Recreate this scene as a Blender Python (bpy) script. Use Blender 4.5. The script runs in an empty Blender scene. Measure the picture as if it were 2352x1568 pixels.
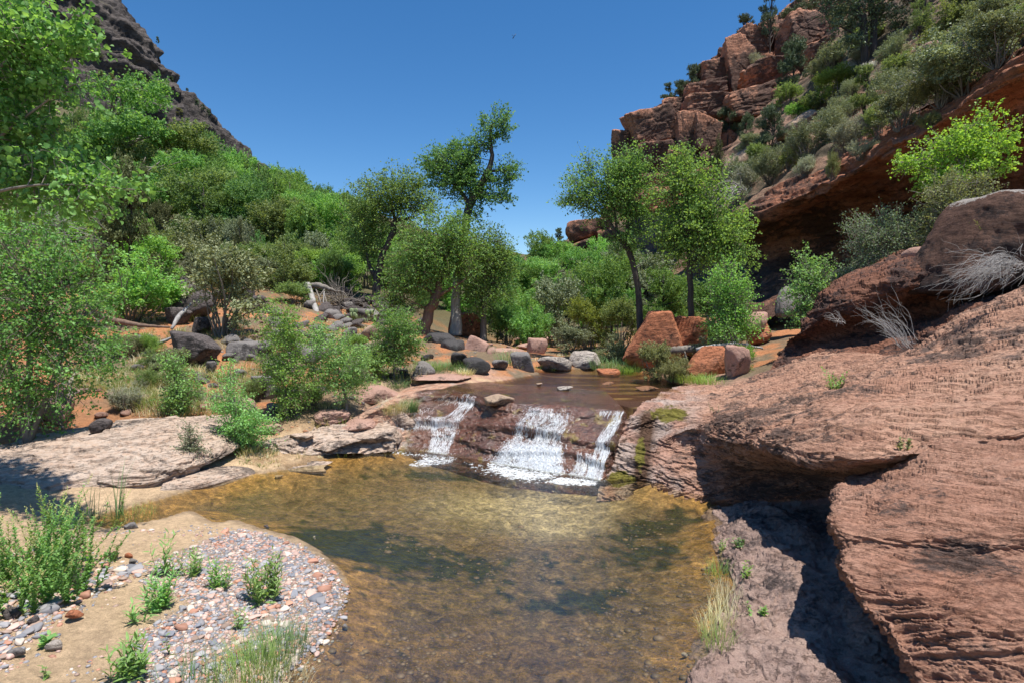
import bpy, bmesh, math, random, time
import numpy as np
from mathutils import Vector, Matrix
T0 = time.time()
SC = bpy.context.scene
COL = SC.collection
random.seed(7)
RNG = np.random.default_rng(7)

# ------------------------------------------------------------------ camera, sky, sun, exposure
EYE = 3.0                       # metres above the lower pool
PITCH = math.radians(3.46)
FPX = 2352 * 20.0 / 36.0        # focal length measured in survey pixels (2352 wide)
cam_d = bpy.data.cameras.new('camera')
cam_d.lens = 20.0; cam_d.sensor_width = 36.0; cam_d.sensor_fit = 'HORIZONTAL'
cam_d.clip_start = 0.05; cam_d.clip_end = 3000
cam = bpy.data.objects.new('camera', cam_d); COL.objects.link(cam)
cam.location = (0, 0, EYE); cam.rotation_euler = (math.pi / 2 - PITCH, 0, 0)
SC.camera = cam

SUN = Vector((0.20, -0.17, 0.95)).normalized()
w = bpy.data.worlds.new('World'); SC.world = w; w.use_nodes = True
wn = w.node_tree; wn.nodes.clear()
sky = wn.nodes.new('ShaderNodeTexSky'); sky.sky_type = 'NISHITA'; sky.sun_disc = False
sky.sun_elevation = math.asin(SUN.z); sky.sun_rotation = math.atan2(SUN.x, SUN.y)
sky.altitude = 1300; sky.air_density = 1.0; sky.dust_density = 0.25; sky.ozone_density = 2.2
hsv = wn.nodes.new('ShaderNodeHueSaturation'); hsv.inputs['Saturation'].default_value = 1.30
bg = wn.nodes.new('ShaderNodeBackground'); bg.inputs['Strength'].default_value = 0.102
wo = wn.nodes.new('ShaderNodeOutputWorld')
wn.links.new(sky.outputs[0], hsv.inputs['Color']); wn.links.new(hsv.outputs[0], bg.inputs[0]); wn.links.new(bg.outputs[0], wo.inputs[0])
sun_d = bpy.data.lights.new('sun', 'SUN'); sun_d.energy = 5.0; sun_d.angle = math.radians(0.53); sun_d.color = (1.0, 0.955, 0.88)
sun = bpy.data.objects.new('sun', sun_d); COL.objects.link(sun)
sun.rotation_euler = SUN.to_track_quat('Z', 'Y').to_euler(); sun.location = (0, 0, 60)
vs = SC.view_settings
vs.view_transform = 'Standard'; vs.look = 'None'; vs.gamma = 1.0; vs.exposure = 0.6; vs.use_curve_mapping = False
cy = SC.cycles
cy.max_bounces = 6; cy.diffuse_bounces = 3; cy.glossy_bounces = 2; cy.transmission_bounces = 4; cy.transparent_max_bounces = 8
cy.caustics_reflective = False; cy.caustics_refractive = False; cy.sample_clamp_indirect = 4.0
cy.use_denoising = True

# ------------------------------------------------------------------ helpers: survey pixels to world points
_f = np.array([0, math.cos(PITCH), -math.sin(PITCH)]); _u = np.array([0, math.sin(PITCH), math.cos(PITCH)])
def ray(px, py):
    return _f + np.array([1.0, 0, 0]) * ((px - 1176) / FPX) + _u * ((784 - py) / FPX)
def P(px, py, Y):
    r = ray(px, py); t = Y / r[1]
    return np.array([0, 0, EYE]) + r * t
def G(px, py, z):
    r = ray(px, py); t = (z - EYE) / r[2]
    return np.array([0, 0, EYE]) + r * t
def project(p):
    d = np.asarray(p, float) - np.array([0, 0, EYE])
    dep = d @ _f
    return 1176 + FPX * d[..., 0] / dep, 784 - FPX * (d @ _u) / dep
_solid = ('rock slab',)
def hit(px, py):
    """the ground, bedrock or slab seen through survey pixel (px, py), looking past plants and loose stones"""
    d = Vector(ray(px, py)).normalized(); o_ = Vector((0, 0, EYE)); dg = bpy.context.evaluated_depsgraph_get()
    for _ in range(60):
        ok, loc, nor, i, o, m = SC.ray_cast(dg, o_, d)
        if not ok: break
        if (o.get('kind') == 'structure' and not o.name.endswith('water')) or o.get('category') in _solid: return np.array(loc), np.array(nor), o
        o_ = loc + d * .004
    return None, None, None

# ------------------------------------------------------------------ noise
_G = RNG.normal(size=(256, 3)).astype(np.float32); _G /= np.linalg.norm(_G, axis=1)[:, None]
def _h(i, j, k, s):
    n = (i * 374761393 + j * 668265263 + k * 2147483647 + s * 1274126177) & 0xFFFFFFFF
    n = ((n ^ (n >> 13)) * 1274126177) & 0xFFFFFFFF
    return (n ^ (n >> 16))
def gnoise(p, seed=0):
    p = np.asarray(p, np.float64); i = np.floor(p).astype(np.int64); f = (p - i).astype(np.float32)
    u = f * f * f * (f * (f * 6 - 15) + 10)
    out = np.zeros(len(p), np.float32)
    for dx in (0, 1):
        wx = u[:, 0] if dx else 1 - u[:, 0]
        for dy in (0, 1):
            wy = wx * (u[:, 1] if dy else 1 - u[:, 1])
            for dz in (0, 1):
                g = _G[_h(i[:, 0] + dx, i[:, 1] + dy, i[:, 2] + dz, seed) & 255]
                d = g[:, 0] * (f[:, 0] - dx) + g[:, 1] * (f[:, 1] - dy) + g[:, 2] * (f[:, 2] - dz)
                out += wy * (u[:, 2] if dz else 1 - u[:, 2]) * d
    return out * 1.5
def fbm(p, octv=4, seed=0, gain=0.5):
    p = np.asarray(p, float); a = 1.0; s = 0; o = np.zeros(len(p), np.float32)
    for k in range(octv):
        o += a * gnoise(p * (2.03 ** k) + k * 17.3, seed + k); s += a; a *= gain
    return o / s
def ridged(p, octv=4, seed=0):
    a = 1.0; s = 0; o = np.zeros(len(p), np.float32)
    for k in range(octv):
        o += a * (1 - 2 * np.abs(gnoise(np.asarray(p) * (2.03 ** k) + k * 11.7, seed + k))); s += a; a *= .5
    return o / s
def voronoi(p, seed=0):
    """F1, F2 distances and a random value for the cell"""
    p = np.asarray(p, float); i = np.floor(p).astype(np.int64)
    f1 = np.full(len(p), 9.0); f2 = np.full(len(p), 9.0); cid = np.zeros(len(p))
    for dx in (-1, 0, 1):
        for dy in (-1, 0, 1):
            for dz in (-1, 0, 1):
                c = i + np.array([dx, dy, dz]); hh = _h(c[:, 0], c[:, 1], c[:, 2], seed)
                q = c + np.stack([(hh & 1023) / 1023., ((hh >> 10) & 1023) / 1023., ((hh >> 20) & 1023) / 1023.], 1)
                d = np.linalg.norm(q - p, axis=1)
                near = d < f1
                f2 = np.where(near, f1, np.minimum(f2, d)); cid = np.where(near, (hh & 4095) / 4095., cid); f1 = np.where(near, d, f1)
    return f1, f2, cid
def sstep(a, b, x):
    t = np.clip((x - a) / (b - a), 0, 1); return t * t * (3 - 2 * t)
def scarps(p, amp, step, fr=(.8, 1.3, 2.0), seed=0, sharp=.85):
    """ragged edges of spalled layers: a smooth height field cut into flat steps"""
    h = fbm(p * np.array(fr), 6, seed, .55) * amp
    return terr(h, step, sharp) - .35 * h
def strike(p, deg=50):
    a = math.radians(deg); return np.stack([p[:, 0] * math.cos(a) - p[:, 1] * math.sin(a), p[:, 0] * math.sin(a) + p[:, 1] * math.cos(a), p[:, 2]], 1)
def terr(t, step, sharp=0.75):
    """terraced version of the coordinate t: flat treads, short risers"""
    k = np.floor(t / step); f = t / step - k
    return (k + sstep(sharp, 1.0, f)) * step

# ------------------------------------------------------------------ meshes and objects
class MB:
    def __init__(s): s.v = []; s.f = []; s.n = 0; s.col = []
    def add(s, v, f):
        v = np.asarray(v, np.float32).reshape(-1, 3); f = np.asarray(f, np.int64).reshape(-1, 3)
        s.v.append(v); s.f.append(f + s.n); s.n += len(v)
    def tube(s, pts, rad, sides=6, cap=True):
        pts = np.asarray(pts, float); rad = np.broadcast_to(np.asarray(rad, float), (len(pts),))
        t = np.gradient(pts, axis=0); t /= np.linalg.norm(t, axis=1)[:, None] + 1e-9
        ref = np.array([0.31, 0.17, 0.93]) if abs(t[0] @ np.array([0.31, 0.17, 0.93])) < .9 else np.array([1., 0, 0])
        a = np.cross(t, ref); a /= np.linalg.norm(a, axis=1)[:, None] + 1e-9; b = np.cross(t, a)
        an = np.linspace(0, 2 * math.pi, sides, endpoint=False)
        ring = pts[:, None] + rad[:, None, None] * (np.cos(an)[None, :, None] * a[:, None] + np.sin(an)[None, :, None] * b[:, None])
        n = len(pts); v = ring.reshape(-1, 3); f = []
        for i in range(n - 1):
            for j in range(sides):
                p, q = i * sides + j, i * sides + (j + 1) % sides
                f += [(p, q, q + sides), (p, q + sides, p + sides)]
        if cap:
            v = np.vstack([v, pts[-1], pts[0]]); e = len(v) - 2
            for j in range(sides):
                f.append(((n - 1) * sides + j, (n - 1) * sides + (j + 1) % sides, e)); f.append(((j + 1) % sides, j, e + 1))
        s.add(v, f)
    def mesh(s, name, smooth=True):
        return tri_mesh(name, np.vstack(s.v), np.vstack(s.f), smooth)
def tri_mesh(name, v, f, smooth=True):
    me = bpy.data.meshes.new(name); nv, nf = len(v), len(f); k = f.shape[1]
    me.vertices.add(nv); me.vertices.foreach_set('co', np.asarray(v, np.float32).ravel())
    me.loops.add(nf * k); me.loops.foreach_set('vertex_index', np.asarray(f, np.int32).ravel())
    me.polygons.add(nf); me.polygons.foreach_set('loop_start', np.arange(0, nf * k, k, dtype=np.int32))
    if smooth: me.polygons.foreach_set('use_smooth', np.ones(nf, bool))
    me.update(calc_edges=True)
    return me
def vcol(me, name, c):
    a = me.color_attributes.new(name, 'FLOAT_COLOR', 'POINT'); c = np.asarray(c, np.float32)
    if c.shape[1] == 3: c = np.hstack([c, np.ones((len(c), 1), np.float32)])
    a.data.foreach_set('color', c.ravel())
def link(name, me, m=None, parent=None, loc=None, label=None, cat=None, group=None, kind=None):
    o = bpy.data.objects.new(name, me); COL.objects.link(o)
    if m is not None and me is not None and not me.materials: me.materials.append(m)
    if parent is not None: o.parent = parent
    if loc is not None: o.location = [float(x) for x in loc]
    if label: o['label'] = label
    if cat: o['category'] = cat
    if group: o['group'] = group
    if kind: o['kind'] = kind
    return o
def crom(a, n, axis=0):
    """Catmull-Rom resampling of control points along one axis"""
    a = np.moveaxis(np.asarray(a, float), axis, 0); m = len(a)
    x = np.linspace(0, m - 1, n); i = np.minimum(x.astype(int), m - 2); t = (x - i).reshape((-1,) + (1,) * (a.ndim - 1))
    g = lambda k: np.where(((k >= 0) & (k < m)).reshape(t.shape), a[np.clip(k, 0, m - 1)],
        np.where((k < 0).reshape(t.shape), 2 * a[0] - a[1], 2 * a[-1] - a[-2]))
    p0, p1, p2, p3 = g(i - 1), g(i), g(i + 1), g(i + 2)
    r = .5 * (2 * p1 + (p2 - p0) * t + (2 * p0 - 5 * p1 + 4 * p2 - p3) * t ** 2 + (3 * p1 - p0 - 3 * p2 + p3) * t ** 3)
    return np.moveaxis(r, 0, axis)
def grid_faces(nr, nc):
    i = np.arange(nr * nc).reshape(nr, nc)
    return np.stack([i[:-1, :-1], i[1:, :-1], i[1:, 1:], i[:-1, 1:]], -1).reshape(-1, 4)
def grid_normals(g):
    n = np.cross(np.gradient(g, axis=1), np.gradient(g, axis=0)); n /= np.linalg.norm(n, axis=2)[..., None] + 1e-9
    return n
def patch(name, rows, nr, nc, disp, m, face=None, pts=None, **kw):
    ctrl = np.array([[P(*c) for c in r] for r in rows]) if pts is None else pts
    g = crom(crom(ctrl, nr, 0), nc, 1)
    n = grid_normals(g)
    if face is None: face = np.array([0, 0, EYE + 4.0]) - g.reshape(-1, 3).mean(0)
    s = 1.0 if (n.reshape(-1, 3) @ face).mean() > 0 else -1.0
    n = (n * s).reshape(-1, 3); p = g.reshape(-1, 3)
    uv = np.stack(np.meshgrid(np.linspace(0, 1, nr), np.linspace(0, 1, nc), indexing='ij'), -1).reshape(-1, 2)
    d = disp(p, n, uv)
    p = p + (n * d[:, None] if d.ndim == 1 else d)
    f = grid_faces(nr, nc)
    if s < 0: f = f[:, ::-1]
    me = tri_mesh(name, p, f)
    return link(name, me, m, **kw)

# ------------------------------------------------------------------ materials
def nd(nt, t, **kw):
    n = nt.nodes.new(t)
    for k, v in kw.items():
        if hasattr(n, k): setattr(n, k, v)
    return n
def new_mat(name):
    m = bpy.data.materials.new(name); m.use_nodes = True; nt = m.node_tree; nt.nodes.clear()
    out = nt.nodes.new('ShaderNodeOutputMaterial'); return m, nt, out
def tex(nt, co, scale, detail=6, rough=.6, stretch=None, rot=None, dist=0.0):
    if stretch is not None or rot is not None:
        if rot is not None:
            mp = nt.nodes.new('ShaderNodeMapping'); mp.inputs['Rotation'].default_value = rot; nt.links.new(co, mp.inputs[0]); co = mp.outputs[0]
        if stretch is not None:
            mp = nt.nodes.new('ShaderNodeMapping'); mp.inputs['Scale'].default_value = stretch; nt.links.new(co, mp.inputs[0]); co = mp.outputs[0]
    n = nt.nodes.new('ShaderNodeTexNoise'); n.inputs['Scale'].default_value = scale; n.inputs['Detail'].default_value = detail
    n.inputs['Roughness'].default_value = rough; n.inputs['Distortion'].default_value = dist
    nt.links.new(co, n.inputs['Vector']); return n.outputs['Fac']
def ramp(nt, fac, stops):
    r = nt.nodes.new('ShaderNodeValToRGB'); e = r.color_ramp.elements
    while len(e) > 1: e.remove(e[-1])
    e[0].position = stops[0][0]; e[0].color = (*stops[0][1], 1) if not np.isscalar(stops[0][1]) else (stops[0][1],) * 3 + (1,)
    for p, c in stops[1:]:
        x = e.new(p); x.color = (*c, 1) if not np.isscalar(c) else (c, c, c, 1)
    nt.links.new(fac, r.inputs[0]); return r.outputs[0]
def mixc(nt, fac, a, b, mode='MIX'):
    n = nt.nodes.new('ShaderNodeMix'); n.data_type = 'RGBA'; n.blend_type = mode
    for s, v in ((0, fac), (6, a), (7, b)):
        if hasattr(v, 'node'): nt.links.new(v, n.inputs[s])
        elif np.isscalar(v): n.inputs[s].default_value = v
        else: n.inputs[s].default_value = (*v, 1)
    return n.outputs[2]
def mth(nt, op, a, b=0.0, c=None):
    n = nt.nodes.new('ShaderNodeMath'); n.operation = op
    for s, v in ((0, a), (1, b)):
        if hasattr(v, 'node'): nt.links.new(v, n.inputs[s])
        else: n.inputs[s].default_value = v
    return n.outputs[0]
def bump(nt, h, dist, strength=1.0, prev=None):
    n = nt.nodes.new('ShaderNodeBump'); n.inputs['Distance'].default_value = dist; n.inputs['Strength'].default_value = strength
    nt.links.new(h, n.inputs['Height'])
    if prev is not None: nt.links.new(prev, n.inputs['Normal'])
    return n.outputs[0]
def rock_mat(name, c1, c2, c3, varnish=(0.03, 0.025, 0.025), va=0.62, scale=1.0, strata=None, vs=1.2, sb=0.03, rough=.85, pale=None, coat=0.0, attr=None, vstretch=(1, 1, 1), cap=None):
    """sandstone or basalt: two-tone grain, bedding streaks along strata = (stretch xyz, rotation xyz), dark desert varnish"""
    m, nt, out = new_mat(name); tc = nt.nodes.new('ShaderNodeTexCoord'); co = tc.outputs['Object']
    big = tex(nt, co, 0.55 * scale, 5, .62); fine = tex(nt, co, 9 * scale, 7, .72); grain = tex(nt, co, 60 * scale, 3, .7)
    base = mixc(nt, ramp(nt, big, [(.35, 0.), (.65, 1.)]), c1, c2)
    base = mixc(nt, ramp(nt, fine, [(.45, 0.), (.72, .75)]), base, c3)
    h2 = None
    if strata:
        st = tex(nt, co, strata[2] if len(strata) > 2 else 3.0, 8, .72, strata[0], strata[1], .25)
        base = mixc(nt, ramp(nt, st, [(.37, .9), (.47, 0.)]), base, [x * .62 for x in c1])
        base = mixc(nt, ramp(nt, st, [(.6, 0.), (.7, .35)]), base, [min(1, x * 1.25) for x in c3])
        h2 = st
    if attr:
        at = nt.nodes.new('ShaderNodeAttribute'); at.attribute_name = attr
        base = mixc(nt, at.outputs['Alpha'], base, at.outputs['Color'])
    v1 = tex(nt, co, vs * scale, 9, .72, vstretch); v2 = tex(nt, co, .35 * scale, 3, .5)
    v3 = tex(nt, co, vs * scale * 7, 6, .8, vstretch)
    vm = mth(nt, 'ADD', mth(nt, 'ADD', mth(nt, 'MULTIPLY', v1, .62), mth(nt, 'MULTIPLY', v3, .38)), mth(nt, 'MULTIPLY', v2, .55))
    base = mixc(nt, ramp(nt, vm, [(va + .17, 0.), (va + .235, .85)]), base, varnish)
    if pale is not None:
        pl = tex(nt, co, 2.3 * scale, 8, .75)
        base = mixc(nt, ramp(nt, pl, [(.58, 0.), (.66, .8)]), base, pale)
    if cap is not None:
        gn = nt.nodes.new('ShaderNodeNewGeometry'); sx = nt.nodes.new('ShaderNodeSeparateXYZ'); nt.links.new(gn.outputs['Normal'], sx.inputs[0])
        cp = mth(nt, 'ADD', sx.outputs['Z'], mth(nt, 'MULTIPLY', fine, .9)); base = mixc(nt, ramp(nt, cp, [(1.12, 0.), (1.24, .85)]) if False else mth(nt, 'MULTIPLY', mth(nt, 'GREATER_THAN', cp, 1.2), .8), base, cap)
    base = mixc(nt, ramp(nt, grain, [(.3, .35), (.6, 0.)]), base, [x * .45 for x in c1])
    b = nt.nodes.new('ShaderNodeBsdfPrincipled'); b.inputs['Roughness'].default_value = rough
    b.inputs['Specular IOR Level'].default_value = .25; b.inputs['Coat Weight'].default_value = coat
    nt.links.new(base, b.inputs['Base Color'])
    nb = bump(nt, fine, sb * 1.6, 1.0)
    nb = bump(nt, grain, sb * .4, .9, nb)
    if h2 is not None:
        nb = bump(nt, h2, sb * 2.6, 1.0, nb)
        cr = tex(nt, co, strata[2] * 4.5, 6, .7, strata[0], strata[1], .5)
        cm = ramp(nt, cr, [(.40, 0.), (.445, 1.)]); nb = bump(nt, cm, sb * 1.3, 1.0, nb)
    nt.links.new(nb, b.inputs['Normal']); nt.links.new(b.outputs[0], out.inputs[0])
    return m
def leaf_mat(name, dark, mid, light, trans=.48, rough=.5, spec=.22):
    dark, mid, light = [[min(.6, (x * .84 + .16 * (c[0] * .3 + c[1] * .6 + c[2] * .1)) * 2.15) for x in c] for c in (dark, mid, light)]
    dark = [a * .6 + b * .4 for a, b in zip(dark, mid)]; light = [a * .55 + b * .45 for a, b in zip(light, mid)]
    m, nt, out = new_mat(name); ge = nt.nodes.new('ShaderNodeNewGeometry'); oi = nt.nodes.new('ShaderNodeObjectInfo')
    c = ramp(nt, ge.outputs['Random Per Island'], [(0., dark), (.5, mid), (1., light)])
    hs = nt.nodes.new('ShaderNodeHueSaturation')
    nt.links.new(c, hs.inputs['Color'])
    nt.links.new(mth(nt, 'ADD', mth(nt, 'MULTIPLY', oi.outputs['Random'], .035), .483), hs.inputs['Hue'])
    pt = tex(nt, nt.nodes.new('ShaderNodeTexCoord').outputs['Object'], 3.5, 3, .6); nt.links.new(mth(nt, 'MULTIPLY', mth(nt, 'ADD', mth(nt, 'MULTIPLY', oi.outputs['Random'], .35), .82), mth(nt, 'ADD', mth(nt, 'MULTIPLY', pt, 1.3), .38)), hs.inputs['Value'])
    b = nt.nodes.new('ShaderNodeBsdfPrincipled'); b.inputs['Roughness'].default_value = rough; b.inputs['Specular IOR Level'].default_value = spec
    nt.links.new(hs.outputs[0], b.inputs['Base Color'])
    t = nt.nodes.new('ShaderNodeBsdfTranslucent'); nt.links.new(mixc(nt, 1.0, hs.outputs[0], (1.35, 1.25, .6), 'MULTIPLY'), t.inputs[0])
    mx = nt.nodes.new('ShaderNodeMixShader'); mx.inputs[0].default_value = trans
    nt.links.new(b.outputs[0], mx.inputs[1]); nt.links.new(t.outputs[0], mx.inputs[2]); nt.links.new(mx.outputs[0], out.inputs[0])
    return m
def wood_mat(name, c1, c2, scale=6):
    m, nt, out = new_mat(name); co = nt.nodes.new('ShaderNodeTexCoord').outputs['Object']
    n = tex(nt, co, scale, 8, .7, (1, 1, .18)); b = nt.nodes.new('ShaderNodeBsdfPrincipled'); b.inputs['Roughness'].default_value = .85
    nt.links.new(mixc(nt, ramp(nt, n, [(.38, 0.), (.62, 1.)]), c1, c2), b.inputs['Base Color'])
    nt.links.new(bump(nt, n, .03), b.inputs['Normal']); nt.links.new(b.outputs[0], out.inputs[0]); return m
def plain_mat(name, c, rough=.7, var=.25, scale=25, trans=0.0):
    m, nt, out = new_mat(name); co = nt.nodes.new('ShaderNodeTexCoord').outputs['Object']; oi = nt.nodes.new('ShaderNodeObjectInfo')
    ge = nt.nodes.new('ShaderNodeNewGeometry')
    n = tex(nt, co, scale, 5, .6); b = nt.nodes.new('ShaderNodeBsdfPrincipled'); b.inputs['Roughness'].default_value = rough
    c0 = mixc(nt, n, [x * (1 - var) for x in c], [min(1, x * (1 + var)) for x in c])
    r = mth(nt, 'FRACT', mth(nt, 'ADD', oi.outputs['Random'], ge.outputs['Random Per Island']))
    hs = nt.nodes.new('ShaderNodeHueSaturation'); nt.links.new(c0, hs.inputs['Color'])
    nt.links.new(mth(nt, 'ADD', mth(nt, 'MULTIPLY', r, .5), .75), hs.inputs['Value'])
    nt.links.new(hs.outputs[0], b.inputs['Base Color']); nt.links.new(b.outputs[0], out.inputs[0]); return m
# ------------------------------------------------------------------ rock materials
M_slick = rock_mat('red_slickrock', (.46, .245, .165), (.52, .315, .22), (.36, .175, .115), (.06, .05, .047), .65, 1.0, ((.45, 2.6, 7.0), (0, -.10, .87), 2.2), 1.5, .02, vstretch=(1, 1.6, 3), attr='rock_tint')
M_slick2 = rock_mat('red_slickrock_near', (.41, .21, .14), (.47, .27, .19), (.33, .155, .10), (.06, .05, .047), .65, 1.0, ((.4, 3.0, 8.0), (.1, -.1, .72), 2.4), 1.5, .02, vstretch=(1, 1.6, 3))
M_under = rock_mat('mauve_ledge_rock', (.33, .22, .18), (.42, .30, .25), (.27, .17, .14), (.06, .05, .05), .66, 1.2, ((1, 1, 3.0), (.2, .1, .3), 1.2), 2.0, .03)
M_ledge = rock_mat('dark_red_ledge_rock', (.25, .11, .07), (.34, .16, .10), (.19, .085, .055), (.045, .035, .035), .58, .9, ((1.0, 1.4, 8.0), (.1, -.35, .1), 1.3), 1.4, .03)
M_alcove = rock_mat('alcove_sandstone', (.38, .155, .085), (.44, .20, .12), (.31, .115, .06), (.05, .035, .03), .60, .35, ((.7, .7, 5.0), (.1, .12, .3), .55), 1.2, .08)
M_cliff = rock_mat('red_cliff_sandstone', (.50, .23, .14), (.55, .29, .19), (.41, .165, .095), (.045, .035, .033), .59, .16, ((1, 1, 6.0), (.06, .08, 0), .35), 1.5, .2)
M_block = rock_mat('red_cliff_block', (.50, .23, .14), (.55, .29, .19), (.41, .165, .095), (.045, .035, .033), .58, .30, ((1, 1, 5.0), (.06, .1, 0), .4), 1.2, .1)
M_basalt = rock_mat('dark_basalt_slope', (.125, .105, .098), (.18, .15, .13), (.085, .07, .066), (.03, .026, .026), .58, .07, ((1, 1, 4), (.1, .1, 0), .12), 1.4, .5, pale=(.13, .115, .06))
M_grey = rock_mat('grey_boulder_rock', (.19, .17, .16), (.26, .24, .225), (.14, .12, .115), (.05, .045, .045), .64, 2.2, None, 1.2, .02)
M_dark = rock_mat('dark_boulder_rock', (.125, .105, .10), (.175, .145, .138), (.09, .075, .072), (.02, .018, .018), .66, 2.0, ((1, 1, 4), (.2, .3, 0), 2.0), 1.2, .025)
M_black = rock_mat('black_wet_rock', (.05, .045, .046), (.08, .073, .072), (.10, .092, .088), (.012, .012, .012), .6, 2.0, None, 1.2, .025, rough=.55)
M_tan = rock_mat('tan_boulder_rock', (.34, .24, .17), (.42, .31, .22), (.27, .18, .125), (.08, .06, .05), .68, 1.8, None, 1.2, .02)
M_pale = rock_mat('pale_boulder_rock', (.42, .36, .31), (.50, .44, .385), (.33, .28, .245), (.13, .11, .10), .69, 1.6, ((1, 1, 5), (.15, .1, 0), 1.5), 1.2, .025)
M_pink = rock_mat('pink_boulder_rock', (.38, .225, .175), (.44, .28, .225), (.30, .165, .12), (.08, .06, .05), .68, 1.6, None, 1.2, .02)
M_red = rock_mat('red_boulder_rock', (.42, .155, .075), (.47, .19, .10), (.35, .115, .055), (.07, .04, .03), .70, 1.4, ((1, 1, 5), (.2, .1, 0), 1.2), 1.2, .02)
M_wslab = rock_mat('pale_slab_rock', (.48, .36, .28), (.53, .43, .355), (.45, .27, .175), (.10, .08, .07), .66, 1.0, ((.8, 1.2, 8), (.08, .1, .2), 1.6), 1.4, .02)
M_capped = rock_mat('white_capped_rock', (.16, .085, .06), (.22, .125, .09), (.12, .06, .045), (.04, .03, .03), .62, 1.1, ((1, 1, 4), (.1, -.3, 0), 1.2), 1.3, .05, cap=(.48, .44, .40))  # cap turns the upward faces whitish over a dark red body

# ------------------------------------------------------------------ ground
anchors = []
def A(px, py, Y): anchors.append(P(px, py, Y))
def B(px, py, z): anchors.append(G(px, py, z))
for a in [(0, 1560, .30), (150, 1500, .26), (400, 1450, .14), (620, 1400, .07), (60, 1350, .28), (230, 1270, .17), (420, 1240, .08), (0, 1220, .3), (300, 1120, .2), (100, 1000, .45),
          (500, 1050, .22), (680, 1020, .30), (760, 985, .42), (860, 975, .5), (880, 1010, .25), (905, 930, .88), (1000, 875, 1.1), (1150, 862, 1.1), (850, 905, .95), (760, 930, .8),
          (1640, 1250, -.05), (1750, 1450, -.1), (2100, 1500, -.2), (2300, 1200, -.2), (1900, 1150, -.1), (1700, 1600, -.1), (600, 1900, .1), (1400, 1900, -.3), (100, 1900, .4)]: B(*a)
for a in [(100, 930, 12.5), (300, 915, 13.2), (500, 890, 14.3), (650, 860, 15.5), (250, 800, 17), (450, 815, 16.3), (600, 770, 19), (750, 800, 18), (900, 765, 23), (350, 720, 22),
          (600, 680, 27), (800, 720, 28), (860, 690, 31), (1045, 768, 26), (1100, 785, 29), (1250, 805, 25), (1400, 803, 25), (200, 640, 30), (0, 720, 20), (0, 600, 29), (-200, 650, 24), (400, 600, 38),
          (700, 620, 46), (900, 650, 50), (1150, 690, 60), (1300, 700, 60), (1450, 825, 19.5), (1550, 800, 21), (1600, 868, 15.5), (1700, 850, 16.2), (1750, 785, 19.5), (1700, 745, 25), (1600, 740, 27),
          (1500, 735, 32), (1450, 715, 45), (1900, 820, 12.5), (2200, 850, 11), (2500, 800, 11), (300, 480, 60), (0, 420, 60), (600, 540, 80), (900, 600, 100), (1250, 640, 120), (1600, 640, 60),
          (-300, 900, 11), (-400, 500, 40), (2600, 700, 30), (2400, 700, 45)]: A(*a)
anchors += [np.array(a, float) for a in [(-160, 60, 60), (-200, 200, 90), (-60, 200, 40), (0, 300, 8), (120, 200, 40), (160, 60, 40), (80, 40, 12), (60, 10, 5), (-60, 5, 8), (0, -8, .3), (20, -8, 1.5), (-20, -8, 1.5), (-300, 400, 120), (300, 400, 120), (0, 420, 10)]]
AN = np.array(anchors)
def _tps(r2): return np.where(r2 > 0, r2 * np.log(np.maximum(r2, 1e-9)), 0) * .5
_sc = 20.0
_X = AN[:, :2] / _sc; _n = len(AN)
_K = _tps(((_X[:, None] - _X[None]) ** 2).sum(-1)) + np.eye(_n) * .004
_Q = np.hstack([np.ones((_n, 1)), _X]); _S = np.zeros((_n + 3, _n + 3)); _S[:_n, :_n] = _K; _S[:_n, _n:] = _Q; _S[_n:, :_n] = _Q.T
_W = np.linalg.solve(_S, np.concatenate([AN[:, 2], np.zeros(3)]))
def tps(x, y):
    q = np.stack([x, y], -1) / _sc; o = np.zeros(len(q))
    for s in range(0, len(q), 20000):
        c = q[s:s + 20000]; o[s:s + 20000] = _tps(((c[:, None] - _X[None]) ** 2).sum(-1)) @ _W[:_n] + _W[_n] + c @ _W[_n + 1:]
    return o
def sdist(poly, x, y):
    """signed distance to a polygon, negative inside"""
    p = np.stack([x, y], -1); d = np.full(len(p), 1e9); ins = np.zeros(len(p), bool); m = len(poly)
    for i in range(m):
        a, b = poly[i], poly[(i + 1) % m]; ab = b - a; t = np.clip(((p - a) @ ab) / (ab @ ab + 1e-12), 0, 1)
        d = np.minimum(d, np.linalg.norm(p - a - t[:, None] * ab, axis=1))
        c = ((a[1] > p[:, 1]) != (b[1] > p[:, 1])) & (p[:, 0] < (b[0] - a[0]) * (p[:, 1] - a[1]) / (b[1] - a[1] + 1e-12) + a[0]); ins ^= c
    return np.where(ins, -d, d)
def smooth_poly(pts, z, n=8):
    a = np.array([G(px, py, z)[:2] for px, py in pts]); a = np.vstack([a, a[:1]]); return crom(a, n * len(pts), 0)[:-1]
POOL = smooth_poly([(520, 1760), (640, 1568), (720, 1500), (788, 1405), (800, 1345), (765, 1290), (690, 1238), (600, 1212), (545, 1195), (490, 1197), (440, 1172), (380, 1188), (300, 1204), (240, 1212), (200, 1192),
                    (300, 1166), (390, 1140), (480, 1112), (560, 1093), (640, 1081), (720, 1063), (800, 1042), (890, 1030), (925, 1000), (990, 982), (1100, 985), (1300, 1000), (1420, 1020), (1480, 1075), (1520, 1120), (1610, 1142),
                    (1680, 1166), (1645, 1205), (1655, 1270), (1690, 1350), (1692, 1430), (1650, 1500), (1600, 1568), (1580, 1760)], 0.0)
UPPER = smooth_poly([(990, 904), (1020, 893), (1060, 883), (1150, 875), (1215, 864), (1240, 857), (1230, 851), (1320, 847), (1400, 848), (1480, 856), (1540, 876), (1590, 885), (1550, 905), (1490, 925), (1440, 940), (1300, 940), (1150, 930)], 1.0)
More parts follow.
